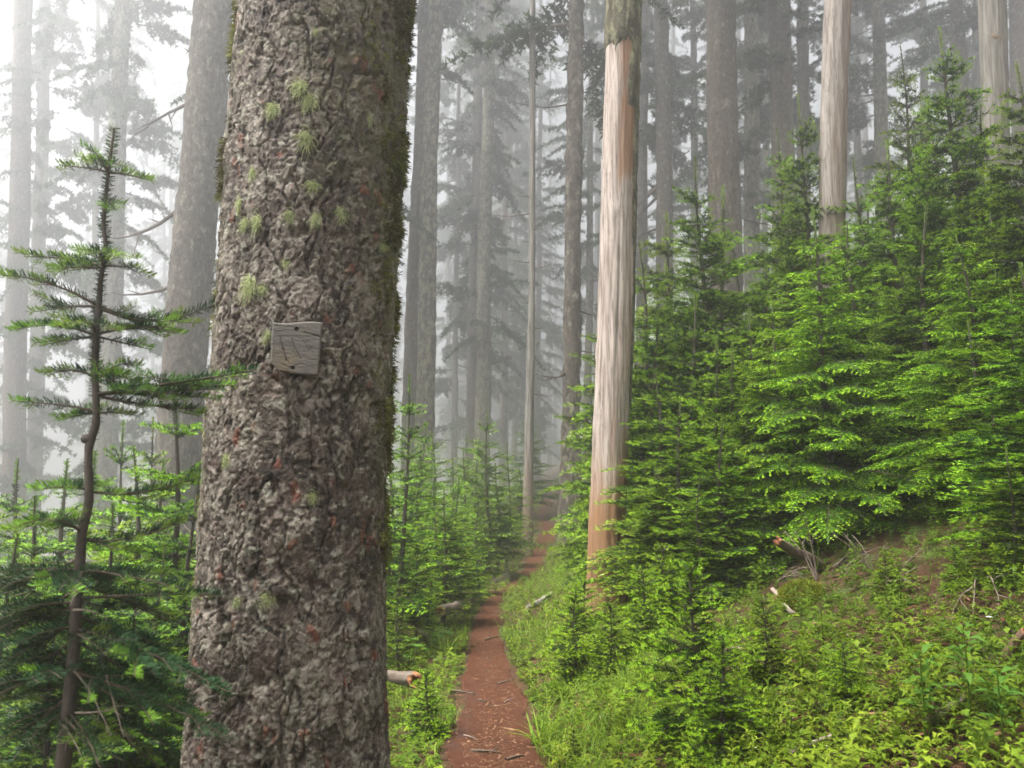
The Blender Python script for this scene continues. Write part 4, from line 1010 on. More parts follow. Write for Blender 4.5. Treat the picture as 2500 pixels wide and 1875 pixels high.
SEED = [
    (1690, 1375, 4.3, 'thin fir seedling with bare lower stem on the right slope'),
    (1865, 1450, 4.6, 'small fir seedling left of the mossy mound'),
    (1425, 1415, 7.2, 'bushy dark seedling in front of the bleached snag'),
    (1400, 1440, 6.6, 'bushy seedling on the bank above the trail'),
    (1490, 1470, 6.3, 'dense seedling below the foot of the bleached snag'),
    (1570, 1380, 6.8, 'bright seedling right of the bleached snag foot'),
    (1620, 1330, 7.2, 'seedling under the low firs right of the bleached snag'),
    (2060, 1560, 3.9, 'flat-topped bright seedling on the right slope'),
    (1760, 1560, 4.0, 'bright seedling beside the thin bare-stemmed one'),
    (1400, 1775, 4.7, 'tiny seedling at the right edge of the trail'),
    (1044, 1640, 5.4, 'tiny upright seedling left of the trail beside the broken log'),
    (2330, 1330, 4.9, 'shaded seedling below the dark firs at the right'),
    (2160, 1350, 5.3, 'pale seedling beside the brush pile'),
]
for i, (px, py, Y, lab) in enumerate(SEED):
    young('small', px, py, Y, lab, variant=i, turn=i * 1.9, name='fir_seedling', cat='seedling')

# the little fir in the left foreground: every branch is a part
LY = 2.75
stem = [(280, 307, 7), (272, 365, 10), (264, 420, 12), (258, 488, 14), (251, 556, 15), (261, 601, 15), (246, 678, 17), (242, 745, 20), (235, 802, 23), (231, 907, 24), (234, 962, 25), (236, 1034, 26), (222, 1070, 30), (215, 1106, 27), (217, 1179, 27), (218, 1225, 30), (199, 1302, 32), (195, 1395, 33), (187, 1477, 36), (183, 1558, 38), (175, 1639, 40), (170, 1708, 42), (166, 1761, 48), (158, 1830, 50), (150, 1900, 52)]
sp = np.array([P(x, y, LY) for x, y, w in stem]); sr = np.array([w for _, _, w in stem]) * LY / FPX / 2 * 0.70
yb = gz(sp[-1][0], LY); ext = sp[-1] + np.array([-0.03, 0.05, min(yb - sp[-1][2], -0.2) - 0.1]); sp = np.vstack([sp, ext]); sr = np.append(sr, 0.05)
lf_base = np.array([ext[0], ext[1], max(yb, ext[2])])
lf = empty('young_fir', lf_base, 'little crooked noble fir in the left foreground with sparse level branches', 'sapling')
ts = np.linspace(0, len(sp) - 1, 160); fine = np.stack([np.interp(ts, np.arange(len(sp)), sp[:, k]) for k in range(3)], 1); fr_ = np.interp(ts, np.arange(len(sp)), sr)
ker = np.hanning(9); ker /= ker.sum(); fine = np.stack([np.convolve(np.pad(fine[:, k], 4, mode='edge'), ker, 'valid') for k in range(3)], 1)
v, f = tube(fine, fr_, 14); v = v + 0.0016 * fbm(v[:, 0] * 90, v[:, 1] * 90, v[:, 2] * 40, seed=2)[:, None]
obj('trunk', mk_mesh('trunk', v - lf_base, f, M['sapbark'], smooth=True), lf)
kb = P(210, 1072, LY); kv, kf = tube(np.array([[0, 0, 0], [-0.012, -0.004, 0.0], [-0.022, -0.007, 0.001], [-0.026, -0.008, 0.001]]), [0.016, 0.016, 0.013, 0.004], 10)
obj('knot', mk_mesh('knot', kv + kb + [0.012, 0, 0] - lf_base, kf, M['sapbark'], smooth=True), lf)
R = np.random.default_rng(23)
# stem needles (downswept old ones and the leader)
S_ = Shoots()
for i in range(0, 118, 2):
    if (i % 14) < (13 if i < 70 else 7): S_.add(fine[i], fine[i + 2], 0.25 if i < 14 else 0.0, 0.001, 1.0 if i < 60 else 0.4)
A = S_.arr(); up = np.tile([[0.0, -1.0, 0.0]], (len(A), 1)); mb = MB()
foliage(mb, np.hstack([A, up]), R, 0.026, 0.0028, 0.0024, rhomb=True, fwd=-0.3, twigs=False, up=(0, 180))
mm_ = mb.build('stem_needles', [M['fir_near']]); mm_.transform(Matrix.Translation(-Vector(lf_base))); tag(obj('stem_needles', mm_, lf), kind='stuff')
def at_stem(py):
    ys = [s[1] for s in stem]; return P(float(np.interp(py, ys, [s[0] for s in stem])), py, LY)
BR_ = [  # stem py, end px, end py, depth offset, bushiness, arch
    (420, 145, 402, -0.05, 0.5, 0.04), (420, 368, 440, 0.05, 0.5, 0.05), (422, 222, 368, -0.12, 0.7, 0.1), (424, 250, 395, 0.22, 0.6, 0.1), (490, 292, 515, -0.06, 0.5, 0.06),
    (650, 76, 628, 0.05, 0.7, 0.06), (648, 352, 658, -0.05, 0.7, 0.04), (650, 235, 618, -0.25, 0.9, 0.14), (652, 180, 640, 0.2, 0.8, 0.05), (655, 120, 655, -0.12, 0.7, 0.05),
    (748, -2, 668, -0.10, 0.6, 0.10), (748, 516, 735, 0.05, 0.6, -0.12), (752, 440, 782, -0.08, 0.4, -0.04), (748, 110, 745, 0.2, 0.5, 0.02),
    (818, 46, 798, -0.05, 0.8, 0.10), (815, 425, 800, -0.08, 0.9, 0.06), (820, 372, 852, 0.1, 0.6, 0.02), (822, 92, 845, 0.1, 0.6, 0.04), (815, 200, 790, -0.28, 0.8, 0.1),
    (918, 108, 916, 0.03, 0.7, 0.12), (915, 312, 882, -0.06, 0.7, 0.04), (920, 332, 928, 0.1, 0.6, 0.1),
    (962, 622, 902, -0.22, 0.75, 0.02), (966, 480, 998, -0.05, 0.5, 0.0), (964, 545, 948, 0.08, 0.6, 0.03),
    (1004, 48, 984, 0.0, 0.7, 0.05), (1008, 322, 1012, -0.04, 0.7, 0.05), (1006, 190, 1000, 0.2, 0.5, 0.0),
    (1195, 84, 1198, -0.12, 1.0, 0.08), (1200, 475, 1168, 0.08, 0.7, -0.05), (1195, 150, 1180, 0.25, 0.8, 0.05),
    (1290, -10, 1296, -0.15, 1.2, 0.10), (1300, 60, 1280, -0.30, 1.1, 0.12), (1310, 330, 1350, 0.15, 0.8, 0.03), (1320, 455, 1265, 0.1, 0.25, -0.06),
    (1390, 450, 1438, -0.1, 0.35, 0.04), (1390, -20, 1420, 0.05, 1.2, 0.06), (1400, 130, 1440, -0.30, 0.9, 0.05), (1400, 330, 1400, 0.2, 0.9, 0.05),
    (1460, 510, 1450, -0.1, 0.6, 0.03), (1470, -30, 1500, -0.05, 1.3, 0.05), (1465, 300, 1490, 0.2, 1.1, 0.02), (1480, 90, 1520, 0.25, 1.0, 0.04),
    (1535, 540, 1690, -0.2, 0.45, 0.06), (1530, -10, 1590, -0.1, 1.2, 0.08), (1540, 370, 1560, 0.1, 1.0, 0.03), (1545, 250, 1600, -0.2, 0.9, 0.05),
    (1640, 560, 1790, -0.12, 0.7, 0.05), (1640, -20, 1700, 0.0, 1.2, 0.08), (1650, 330, 1720, 0.15, 1.2, 0.03), (1640, 60, 1660, -0.25, 0.9, 0.08),
    (1420, 420, 1520, 0.35, 1.3, 0.03), (1440, -40, 1600, 0.3, 1.3, 0.05), (1500, 450, 1620, 0.3, 1.3, 0.03), (1500, 60, 1640, 0.3, 1.3, 0.05), (1560, 480, 1740, 0.35, 1.3, 0.03), (1560, -30, 1760, 0.25, 1.3, 0.05),
    (1620, 420, 1800, 0.3, 1.3, 0.03), (1660, 120, 1800, 0.3, 1.3, 0.05), (1680, 380, 1870, 0.25, 1.3, 0.03), (1700, -20, 1870, 0.2, 1.3, 0.05), (1380, 300, 1450, 0.4, 1.3, 0.03), (1360, 40, 1480, 0.4, 1.3, 0.05), (1600, 200, 1700, 0.4, 1.3, 0.05),
    (1720, 430, 1830, 0.1, 1.2, 0.05), (1730, 20, 1840, -0.05, 1.2, 0.05), (1740, 260, 1860, -0.2, 0.8, 0.05),
]
for (sy_, ex, ey, dz_, bush, arch) in BR_:
    a = at_stem(sy_); b = P(ex, ey, LY + dz_); d = b - a; L = float(np.linalg.norm(d))
    A = bough(L, R, 'near').copy() if bush > 0.4 else bough(L, R, 'near').copy()
    # fewer side twigs where the branch is thin: keep rows by bushiness
    nmain = max(4, int(L / 0.09)); keep = np.ones(len(A), bool)
    side = np.arange(len(A)) >= nmain
    grp = (np.arange(len(A)) - nmain) // 3
    drop = R.random(grp.max() + 2) > min(1.0, 0.25 + bush * 0.85)
    keep[side] = ~drop[grp[side]]
    A = A[keep]
    az = math.atan2(d[1], d[0]); el = math.asin(d[2] / L) - math.atan(0.12)
    if sy_ > 1350: A[:, 6] *= (R.random(len(A)) < 0.3)  # low boughs lose most bright tip colour, painting in shade
    Bp = place_bough(A, a, az, el, R.normal(0, 0.15), 1.0)
    # arch of the branch
    for c in (2, 5):
        hx = np.hypot(Bp[:, c - 2] - a[0], Bp[:, c - 1] - a[1]) / max(np.hypot(d[0], d[1]), 0.02); Bp[:, c] += 4 * arch * L * np.clip(hx, 0, 1) * (1 - np.clip(hx, 0, 1))
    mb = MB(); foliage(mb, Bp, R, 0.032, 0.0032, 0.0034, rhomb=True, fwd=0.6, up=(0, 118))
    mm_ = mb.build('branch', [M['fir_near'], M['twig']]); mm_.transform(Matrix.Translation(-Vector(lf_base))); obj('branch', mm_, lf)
for (x0, y0, x1, y1, sg_) in [(160, 1755, 248, 1880, -0.15), (155, 1770, 205, 1860, -0.1), (182, 1640, 270, 1800, -0.25), (260, 1650, 300, 1800, 0.0), (180, 1490, 245, 1500, -0.1), (200, 1395, 170, 1480, 0.1), (185, 1740, 300, 1720, 0.1)]:
    obj('dead_branch', bare_stick(P(x0, y0, LY - 0.02) - lf_base, P(x1, y1, LY - 0.15) - lf_base, 0.0045, R, sg_ * 0.35, mat='deadtwig'), lf)

# ------------------------------------------------------------------ ground plants
R = np.random.default_rng(31)
def leaf_shape(l, w, fold=0.25, curl=0.25):
    """pointed leaf along +X from the origin: 3 cross sections, folded along the midrib"""
    v = [[0, 0, 0], [0.42 * l, -w / 2, 0.08 * l + fold * w / 2], [0.45 * l, 0, 0.08 * l], [0.42 * l, w / 2, 0.08 * l + fold * w / 2], [l, 0, -curl * l]]
    return np.array(v, float), np.array([[0, 1, 2], [0, 2, 3], [1, 4, 2], [2, 4, 3]])
def plant_tpl(seed, n, l, w, h, tiers=1, tilt=0.5):
    """a small leafy plant: leaves around a short stem"""
    R = np.random.default_rng(seed); mb_v, mb_f, n0 = [], [], 0
    for k in range(n):
        lv, lf_ = leaf_shape(l * R.uniform(0.7, 1.2), w * R.uniform(0.8, 1.2))
        a = k * 2.4 + R.normal(0, 0.3); ti = tilt * R.uniform(0.3, 1.3); hh = h * (0.35 + 0.65 * (k + 1) / n) if tiers > 1 else h * R.uniform(0.7, 1.1)
        x, z = lv[:, 0] * math.cos(ti) - lv[:, 2] * math.sin(ti), lv[:, 0] * math.sin(ti) + lv[:, 2] * math.cos(ti)
        vv = np.stack([x * math.cos(a) - lv[:, 1] * math.sin(a), x * math.sin(a) + lv[:, 1] * math.cos(a), z + hh], 1)
        mb_v.append(vv); mb_f.append(lf_ + n0); n0 += len(vv)
    sv = np.array([[0.0015, 0, 0], [-0.001, 0.0012, 0], [0, 0, h]]); mb_v.append(sv); mb_f.append(np.array([[0, 1, 2]]) + n0)
    return np.vstack(mb_v), np.vstack(mb_f)
TPL = [plant_tpl(1, 6, 0.026, 0.016, 0.03), plant_tpl(2, 7, 0.030, 0.017, 0.04, tilt=0.3), plant_tpl(3, 9, 0.036, 0.013, 0.10, 2, 0.6), plant_tpl(4, 5, 0.038, 0.027, 0.045, tilt=0.15), plant_tpl(5, 11, 0.042, 0.012, 0.14, 2, 0.7), plant_tpl(6, 6, 0.026, 0.020, 0.02, tilt=0.2), plant_tpl(7, 11, 0.060, 0.024, 0.20, 2, 0.5), plant_tpl(8, 9, 0.050, 0.028, 0.12, 2, 0.25)]

def sample(n, y0, y1, d0, d1):
    """points between the sight lines, denser near the camera; d is the distance right of the trail axis"""
    y = 1 / R.uniform(1 / y1 ** 1.0, 1 / y0 ** 1.0, n); d = R.uniform(d0, d1, n)
    xc, zc, w = path_at(y); x = xc + d
    ok = (x < 0.66 * y + 0.6) & (x > -0.66 * y - 0.6)
    return x[ok], y[ok], d[ok], w[ok]
def off_trail(x, y, d, w, grow=0.0):
    e = w / 2 * (1.0 + 0.30 * fbm(x * 0 + np.sign(d) * 5, y * 2.5, seed=77, oct=3)) + 0.02 + grow + 0.06 * (y > 16)
    return np.abs(d) > e
COV_V, COV_F, COV_A, cn = [], [], [], 0
def put(tv, tf, x, y, s, tilt, var):
    global cn
    z = ground(x, y) - 0.004
    v, f = scatter(tv, tf, np.stack([x, y, z], 1), R.uniform(0, 6.28, len(x)), tilt, R.uniform(0, 6.28, len(x)), s)
    COV_V.append(v); COV_F.append(f + cn); cn += len(v)
    nt_ = len(tv); COV_A.append(np.clip(np.repeat(var, nt_) + R.normal(0, 0.10, len(v)), 0, 1))
for ti, cnt, d0, d1 in [(0, 8000, -1.7, 2.6), (5, 7500, -1.3, 2.2), (1, 5500, -1.8, 3.6), (2, 5000, -1.6, 4.5), (3, 3000, -1.8, 4.0), (4, 3200, 0.2, 5.0), (6, 700, 0.5, 5.0), (7, 900, -1.6, 4.5)]:
    x, y, d, w = sample(int(cnt * 1.5), 2.2, 24, d0, d1)
    patch = fbm(x * 1.3 + ti * 7, y * 1.3, seed=50 + ti, oct=3)
    keep = off_trail(x, y, d, w, 0.015) & (R.random(len(x)) < np.clip(0.75 + 1.3 * patch, 0.05, 1)) & (R.random(len(x)) < np.where(d > 1.8, 0.75, 1.0)) & (R.random(len(x)) < np.clip(2.4 + d, 0, 1))
    bare = sstep(0.02, 0.32, fbm(x * 1.3, y * 1.3, seed=91, oct=3)) * sstep(0.8, 1.6, d) * 0.40
    keep &= R.random(len(x)) > bare
    x, y, d = x[keep], y[keep], d[keep]
    s = R.uniform(0.7, 1.35, len(x)) * np.clip((y / 7) ** 0.5, 0.9, 1.8)
    put(*TPL[ti], x, y, s, np.abs(R.normal(0, 0.25, len(x))), np.clip(0.45 + 0.35 * fbm(x * 0.9, y * 0.9, seed=12, oct=2) + R.normal(0, 0.22, len(x)) - 0.20 * np.clip(d - 1.2, 0, 2), 0, 1))
cov = obj('ground_cover', mk_mesh('ground_cover', np.vstack(COV_V), np.vstack(COV_F), M['cover'], {'var': np.concatenate(COV_A)}))
tag(cov, 'bright green low leafy plants carpeting the ground beside the trail', 'plants', kind='stuff')

# coarser undergrowth down the left slope and up under the trees
COV_V, COV_F, COV_A, cn = [], [], [], 0
y = R.uniform(4, 62, 9000); d = R.uniform(-34, 34, 9000); x = path_at(y)[0] + d
kk = ((d < -1.7) | (d > 3.0) | (y > 30)) & (np.abs(d) > 0.7) & (R.random(9000) < np.clip(0.55 + 1.2 * fbm(x * 0.25, y * 0.25, seed=55, oct=2), 0.08, 1)); x, y = x[kk], y[kk]
put(*plant_tpl(9, 9, 0.16, 0.07, 0.22, 2, 0.45), x, y, R.uniform(0.8, 2.0, len(x)) * np.clip((y / 18) ** 0.4, 0.8, 1.6), np.abs(R.normal(0, 0.2, len(x))), np.clip(R.normal(0.25, 0.2, len(x)), 0, 1))
tag(obj('undergrowth', mk_mesh('undergrowth', np.vstack(COV_V), np.vstack(COV_F), M['broad'], {'var': np.concatenate(COV_A)})), 'dark leafy undergrowth covering the slopes under the trees', 'plants', kind='stuff')

def blade_tpl(l, bend):
    t = np.array([0, 0.45, 0.8, 1.0]); wd = np.array([0.0028, 0.0024, 0.0015, 0]); x = bend * l * t ** 2; z = l * (t - 0.35 * bend * t ** 2)
    v = []
    for i in range(3): v += [[x[i], -wd[i], z[i]], [x[i], wd[i], z[i]]]
    v.append([x[3], 0, z[3]]); return np.array(v), np.array([[0, 1, 3], [0, 3, 2], [2, 3, 5], [2, 5, 4], [4, 5, 6]])
COV_V, COV_F, COV_A, cn = [], [], [], 0
for l, bd, cnt, d0, d1 in [(0.11, 0.6, 15000, -0.8, 1.3), (0.17, 0.9, 9000, 0.15, 1.6), (0.14, 0.3, 5000, -1.4, 3.0)]:
    x, y, d, w = sample(cnt, 2.4, 22, d0, d1)
    keep = off_trail(x, y, d, w, 0.0) & (R.random(len(x)) < np.clip(0.35 + 1.8 * fbm(x * 1.1, y * 0.8, seed=66, oct=2) + 0.5 * (y > 9) * (np.abs(d) < 1.2), 0.04, 1))
    x, y, d = x[keep], y[keep], d[keep]
    put(*blade_tpl(l, bd), x, y, R.uniform(0.6, 1.3, len(x)) * np.clip((y / 7) ** 0.45, 0.9, 1.9), np.abs(R.normal(0, 0.35, len(x))), R.uniform(0, 1, len(x)))
gr = obj('grass', mk_mesh('grass', np.vstack(COV_V), np.vstack(COV_F), M['grass'], {'var': np.concatenate(COV_A)}))
tag(gr, 'fine bright grass on the banks beside the trail', 'grass', kind='stuff')

# needle and twig litter on the trail and on the bare soil
COV_V, COV_F, COV_A, cn = [], [], [], 0
st_v = np.array([[-0.5, -0.03, 0.0], [-0.5, 0.03, 0.0], [0.5, 0.02, 0.02], [0.5, -0.02, 0.02], [0, 0, 0.06]]); st_f = np.array([[0, 1, 4], [1, 2, 4], [2, 3, 4], [3, 0, 4]])
pb_v = np.array([[1, 0, 0], [0.3, 0.8, 0], [-0.8, 0.5, 0], [-0.7, -0.6, 0], [0.4, -0.8, 0], [0.1, 0, 0.6]]) ; pb_f = np.array([[i, (i + 1) % 5, 5] for i in range(5)])
for tv, tf, s0, s1, cnt, lim in ((st_v, st_f, 0.012, 0.04, 4500, 1), (st_v, st_f, 0.05, 0.12, 160, 1), (pb_v, pb_f, 0.003, 0.009, 4200, 1), (st_v, st_f, 0.02, 0.09, 11000, 0), (st_v, st_f, 0.08, 0.30, 500, 0)):
    x, y, d, w = sample(cnt, 4.2 if lim else 2.3, 16, -0.35 if lim else 0.3, 0.35 if lim else 4.5)
    if lim: kk = np.abs(d) < w * 0.55; x, y = x[kk], y[kk]
    COV_dz = 0.012 if lim else 0.006
    put(tv, tf, x, y, R.uniform(s0, s1, len(x)), np.abs(R.normal(0, 0.06, len(x))), R.random(len(x)) ** (2.2 if lim else 1.5)); COV_V[-1][:, 2] += COV_dz
li = obj('needle_litter', mk_mesh('needle_litter', np.vstack(COV_V), np.vstack(COV_F), M['litter'], {'var': np.concatenate(COV_A)}))
tag(li, 'brown needles, twig bits and grit scattered over the trail', 'litter', kind='stuff')

# tiny white and pink flowers among the plants on the right
COV_V, COV_F, COV_A, cn = [], [], [], 0
fl_v = [[0, 0, 0]]; fl_f = []
for k in range(5):
    a = k * 1.2566; fl_v += [[0.5 * math.cos(a - 0.35), 0.5 * math.sin(a - 0.35), 0.1], [math.cos(a), math.sin(a), 0.15], [0.5 * math.cos(a + 0.35), 0.5 * math.sin(a + 0.35), 0.1]]; fl_f += [[0, 1 + 3 * k, 2 + 3 * k], [0, 2 + 3 * k, 3 + 3 * k]]
x, y, d, w = sample(700, 2.6, 7.5, 0.4, 3.2); kk = R.random(len(x)) < np.clip(fbm(x * 1.6, y * 1.6, seed=71, oct=2) * 1.6, 0, 1); x, y = x[kk], y[kk]
put(np.array(fl_v), np.array(fl_f), x, y, R.uniform(0.004, 0.008, len(x)), np.abs(R.normal(0, 0.6, len(x))), R.random(len(x))); COV_V[-1][:, 2] += np.repeat(R.uniform(0.07, 0.16, len(x)), len(fl_v))
tag(obj('small_flowers', mk_mesh('small_flowers', np.vstack(COV_V), np.vstack(COV_F), M['petal'], {'var': np.concatenate(COV_A)})), 'tiny white and pink blossoms dotted through the plants on the right', 'flowers', kind='stuff')

# single larger plants
def gpt(px, py, lo=1.5, hi=60):
    """where the sight line through a pixel meets the ground"""
    d = P(px, py, 1.0) - CAM
    s = np.linspace(lo, hi, 4000); p = CAM + d * s[:, None]; b = p[:, 2] < ground(p[:, 0], p[:, 1])
    return p[np.argmax(b)] if b.any() else p[-1]
def leaf_obj(l, w, lobes=0):
    if not lobes: return leaf_shape(l, w, 0.3, 0.2)
    a = np.linspace(-2.6, 2.6, 41); r = l * (0.45 + 0.35 * np.abs(np.cos(a * 1.25)) ** 0.8 + 0.05 * np.sin(a * 17)) * np.where(np.abs(a) > 2.2, 0.7, 1.0)
    v = np.vstack([[[0, 0, 0]], np.stack([r * np.cos(a), r * np.sin(a) * w, -0.25 * r * r / l + 0.03 * l * np.cos(a * 5)], 1)])
    return v, np.array([[0, i, i + 1] for i in range(1, 41)])
def big_plant(name, label, px, py, n, l, w, h, lobes=0, spread=0.5, mat='broad', seed=0, flat=0.25):
    R = np.random.default_rng(500 + seed); b = gpt(px, py); o = empty(name, b, label, 'plant')
    lv, lf_ = leaf_obj(l, w, lobes); lm = mk_mesh('leaf', lv, lf_, M[mat], {'var': R.random(len(lv)) * 0.25 + 0.4}, smooth=True)
    mb = MB()
    for k in range(n):
        a = k * 2.4 + R.normal(0, 0.3); hh = h * (0.35 + 0.65 * (k + 0.5) / n); rr = spread * h * R.uniform(0.25, 0.7) * (1.2 - k / n)
        e = np.array([rr * math.cos(a), rr * math.sin(a), hh])
        if lobes: mb.add(*tube(np.array([[0, 0, -0.02], [e[0] * 0.4, e[1] * 0.4, hh * 0.6], e]), 0.004, 5))
        s = R.uniform(0.75, 1.15)
        obj('leaf', lm, o, loc=e if lobes else (0.01 * math.cos(a), 0.01 * math.sin(a), hh), rot=(R.normal(0, 0.2), -flat + R.normal(0, 0.2), a), scale=(s, s, s))
    if not lobes: mb.add(*tube(np.array([[0, 0, -0.02], [0.004, 0.003, h * 0.5], [0.0, 0.006, h]]), np.array([0.004, 0.003, 0.002]), 5))
    mm = mb.build('stem', [M['cover']]); mm.attributes.new('var', 'FLOAT', 'POINT') if 'var' not in mm.attributes else None
    obj('stem', mm, o); return o
big_plant('broadleaf_plant', 'large lobed-leaf plant left of the trail by the huge trunk', 1000, 1640, 7, 0.11, 1.0, 0.30, 1, 0.9, seed=1, flat=-0.1)
big_plant('broadleaf_plant', 'lobed-leaf plant nearer the trail edge on the left', 1085, 1590, 6, 0.09, 1.0, 0.22, 1, 0.9, seed=2, flat=-0.1)
for k, (px, py, h, l, lab) in enumerate([(2260, 1830, 0.36, 0.078, 'tall leafy plant in the lower right corner, leftmost of its clump'), (2370, 1790, 0.40, 0.085, 'tallest leafy plant of the clump in the lower right corner'), (2450, 1850, 0.30, 0.08, 'leafy plant of the clump cut by the right edge at the bottom'),
                                          (2010, 1600, 0.26, 0.07, 'leafy plant rising from the middle of the right slope'), (1840, 1700, 0.24, 0.075, 'leafy plant left of the pale curved stick'), (1960, 1680, 0.22, 0.07, 'narrow-leaved plant above the pale curved stick'), (2090, 1420, 0.26, 0.06, 'light leafy sprig above the brown needle bank'), (2200, 1490, 0.24, 0.06, 'leafy sprig right of the brown needle bank'), (1850, 1470, 0.3, 0.06, 'upright sprig with pale top leaves near the mossy mound'),
                                          (1720, 1640, 0.16, 0.07, 'low broad sprig on the bank right of the trail')]):
    big_plant('leafy_plant', lab, px, py, 22, l, l * 0.40, h, 0, 0.3, 'broad' if k < 3 else 'cover', 10 + k, flat=0.2 if k % 2 else 0.45)
# grass clumps and tall seed stalks
bt_v, bt_f = blade_tpl(0.22, 0.8)
for k, (px, py, lab) in enumerate([(1322, 1822, 'arching grass clump at the right edge of the trail in front'), (1380, 1720, 'grass clump on the bank right of the trail'), (1090, 1600, 'grass clump left of the trail')]):
    b = gpt(px, py); n = 44; o = empty('grass_clump', b, lab, 'grass')
    v, f = scatter(bt_v * [1.0, 1.6, 1.0], bt_f, np.stack([R.normal(0, 0.025, n), R.normal(0, 0.025, n), np.zeros(n)], 1), R.uniform(0, 6.28, n), np.abs(R.normal(0, 0.4, n)), R.uniform(0, 6.28, n), R.uniform(0.6, 1.2, n))
    tag(obj('blades', mk_mesh('blades', v, f, M['grass'], {'var': np.repeat(R.random(n), len(bt_v))}), o), kind='stuff')
for k, (x0, y0, x1, y1, lab) in enumerate([(2335, 1560, 2300, 1420, 'thin seed stalk curving up at the far right'), (1785, 1450, 1750, 1360, 'pale seed stalk in front of the dark firs, left one'), (1985, 1420, 1980, 1300, 'pale seed stalk beside the broken branch stump'), (2075, 1640, 2050, 1520, 'seed stalk rising in the middle of the right slope'), (1890, 1440, 1875, 1390, 'short seed stalk left of the broken branch stump')]):
    a = gpt(x0, y0); b = P(x1, y1, a[1]); t = np.linspace(0, 1, 10); pts = a + (b - a) * t[:, None]; pts[:, 0] += 0.05 * np.sin(t * 2.5) * (-1) ** k
    o = empty('seed_stalk', a, lab, 'grass'); mb = MB(); mb.add(*tube(pts - a, 0.0022 * (1.2 - 0.6 * t), 5), {'var': 0.6}); obj('stem', mb.build('stem', [M['grass']]), o)
    n = 16; tt_ = R.uniform(0.6, 1, n); pp = np.stack([np.interp(tt_, t, pts[:, q] - a[q]) for q in range(3)], 1); lv, lf_ = leaf_shape(0.014, 0.005)
    v, f = scatter(lv, lf_, pp, R.uniform(0, 6.28, n), np.full(n, -0.5), R.uniform(0, 6.28, n), np.ones(n)); tag(obj('seed_head', mk_mesh('seed_head', v, f, M['grass'], {'var': np.full(len(v), 0.8)}), o), kind='stuff')
# star flower
b = gpt(2418, 1560); sp_ = empty('star_flower', b, 'single white starry flower at the right edge of the slope', 'flower')
obj('stem', mk_mesh('stem', *tube(np.array([[0, 0, -0.01], [0.004, 0, 0.05], [0, 0, 0.1]]), 0.0018, 5), M['grass'], {'var': np.full(15, 0.5)}), sp_)
lv, lf_ = leaf_shape(0.020, 0.008, 0.1, 0.1); lm = mk_mesh('petal', lv, lf_, M['petal'], {'var': np.zeros(len(lv))})
for k in range(7): obj('petal', lm, sp_, loc=(0, 0, 0.1), rot=(0.9, 0, 0) if False else (0, -0.15, k * 0.8976))

# ------------------------------------------------------------------ logs, sticks, roots
def log(name, label, A, B, r0, r1, mat='log', seed=0, nc=18, cat='log', stain=0.3, jag=0.05, sub=()):
    R = np.random.default_rng(800 + seed); A, B = np.asarray(A, float), np.asarray(B, float); L = np.linalg.norm(B - A); n = max(12, int(L / 0.03))
    t = np.linspace(0, 1, n); pts = A + (B - A) * t[:, None]; pts += np.stack([fbm(t * 3, 0 * t, seed=seed + k, oct=2) for k in range(3)], 1) * 0.03 * L * (t * (1 - t) * 4)[:, None]
    rad = (r0 + (r1 - r0) * t); v, f = tube(pts, rad, nc)
    v = v.reshape(n, nc, 3); c = pts[:, None]; k = 1 + 0.35 * fbm(np.arange(nc)[None] * 0.9 + 0 * t[:, None], t[:, None] * L * 9, seed=seed + 5, oct=3); v = c + (v - c) * k[..., None]
    ax_ = norm((B - A)[None])[0]
    v[-1] += ax_ * (R.random(nc) * jag)[:, None]; v[0] -= ax_ * (R.random(nc) * jag)[:, None]
    mb = MB(); mb.add(v.reshape(-1, 3) - A, f, {'stain': np.repeat(stain * (0.5 + 0.5 * fbm(t * L * 4, 0 * t, seed=seed, oct=2)), nc), 'moss': 0})
    o = empty(name, A, label, cat); body = obj('wood', mb.build('wood', [M[mat]], True), o)
    for q, (pi, sgn) in enumerate(((0, -1), (n - 1, 1))):
        rim = v[pi] - A; rr = [rim]; cc = rim.mean(0)
        for s_, dp in ((0.72, 0.35), (0.4, 0.6)):
            rr.append(cc + (rim - cc) * s_ + ax_ * sgn * dp * jag * (R.random((nc, 1)) * 1.6 - 0.5))
        vv = np.vstack(rr + [cc[None] - ax_ * sgn * jag * 0.4]); ff = grid_faces(3, nc, True); ft = np.array([[2 * nc + i, 2 * nc + (i + 1) % nc, 3 * nc] for i in range(nc)])
        obj('broken_end', mk_mesh('broken_end', vv, [ff, ft], M['endwood'], {'var': R.random(len(vv))}, smooth=False), o)
    return o
def endw():
    m, nt = new_mat('split_wood'); n = noise(nt, 45, 4, 0.7)
    c = mix(nt, n, (0.16, 0.06, 0.025), (0.36, 0.17, 0.085)); c = mix(nt, attr(nt, 'var'), c, (0.12, 0.05, 0.03)); finish(nt, c, 0.85, 0.15, n, 0.6, 0.01); return m
M['endwood'] = endw()
def gp(px, py, lift=0.0):
    q = gpt(px, py).copy(); q[2] += lift; return q
a = P(1004, 1658, 5.6); log('fallen_log', 'short broken log with rusty red end poking out beside the huge trunk', P(925, 1648, 5.9), a, 0.030, 0.048, seed=1, stain=0.15, jag=0.10)
log('fallen_log', 'grey log end by the left edge of the trail in the middle distance', P(1180, 1440, 15.2), P(1236, 1408, 15.8), 0.08, 0.09, seed=3, jag=0.06)
log('fallen_log', 'weathered log lying in shade under the thicket left of the trail', P(1075, 1490, 9.6), P(1150, 1468, 10.6), 0.06, 0.05, seed=4, stain=0.1, jag=0.06)
log('fallen_log', 'bleached thin log on the bank pointing at the bleached snag', gp(1285, 1497, 0.05), gp(1345, 1460, 0.06), 0.038, 0.028, 'snag_grey', seed=5, stain=0.1, jag=0.04)
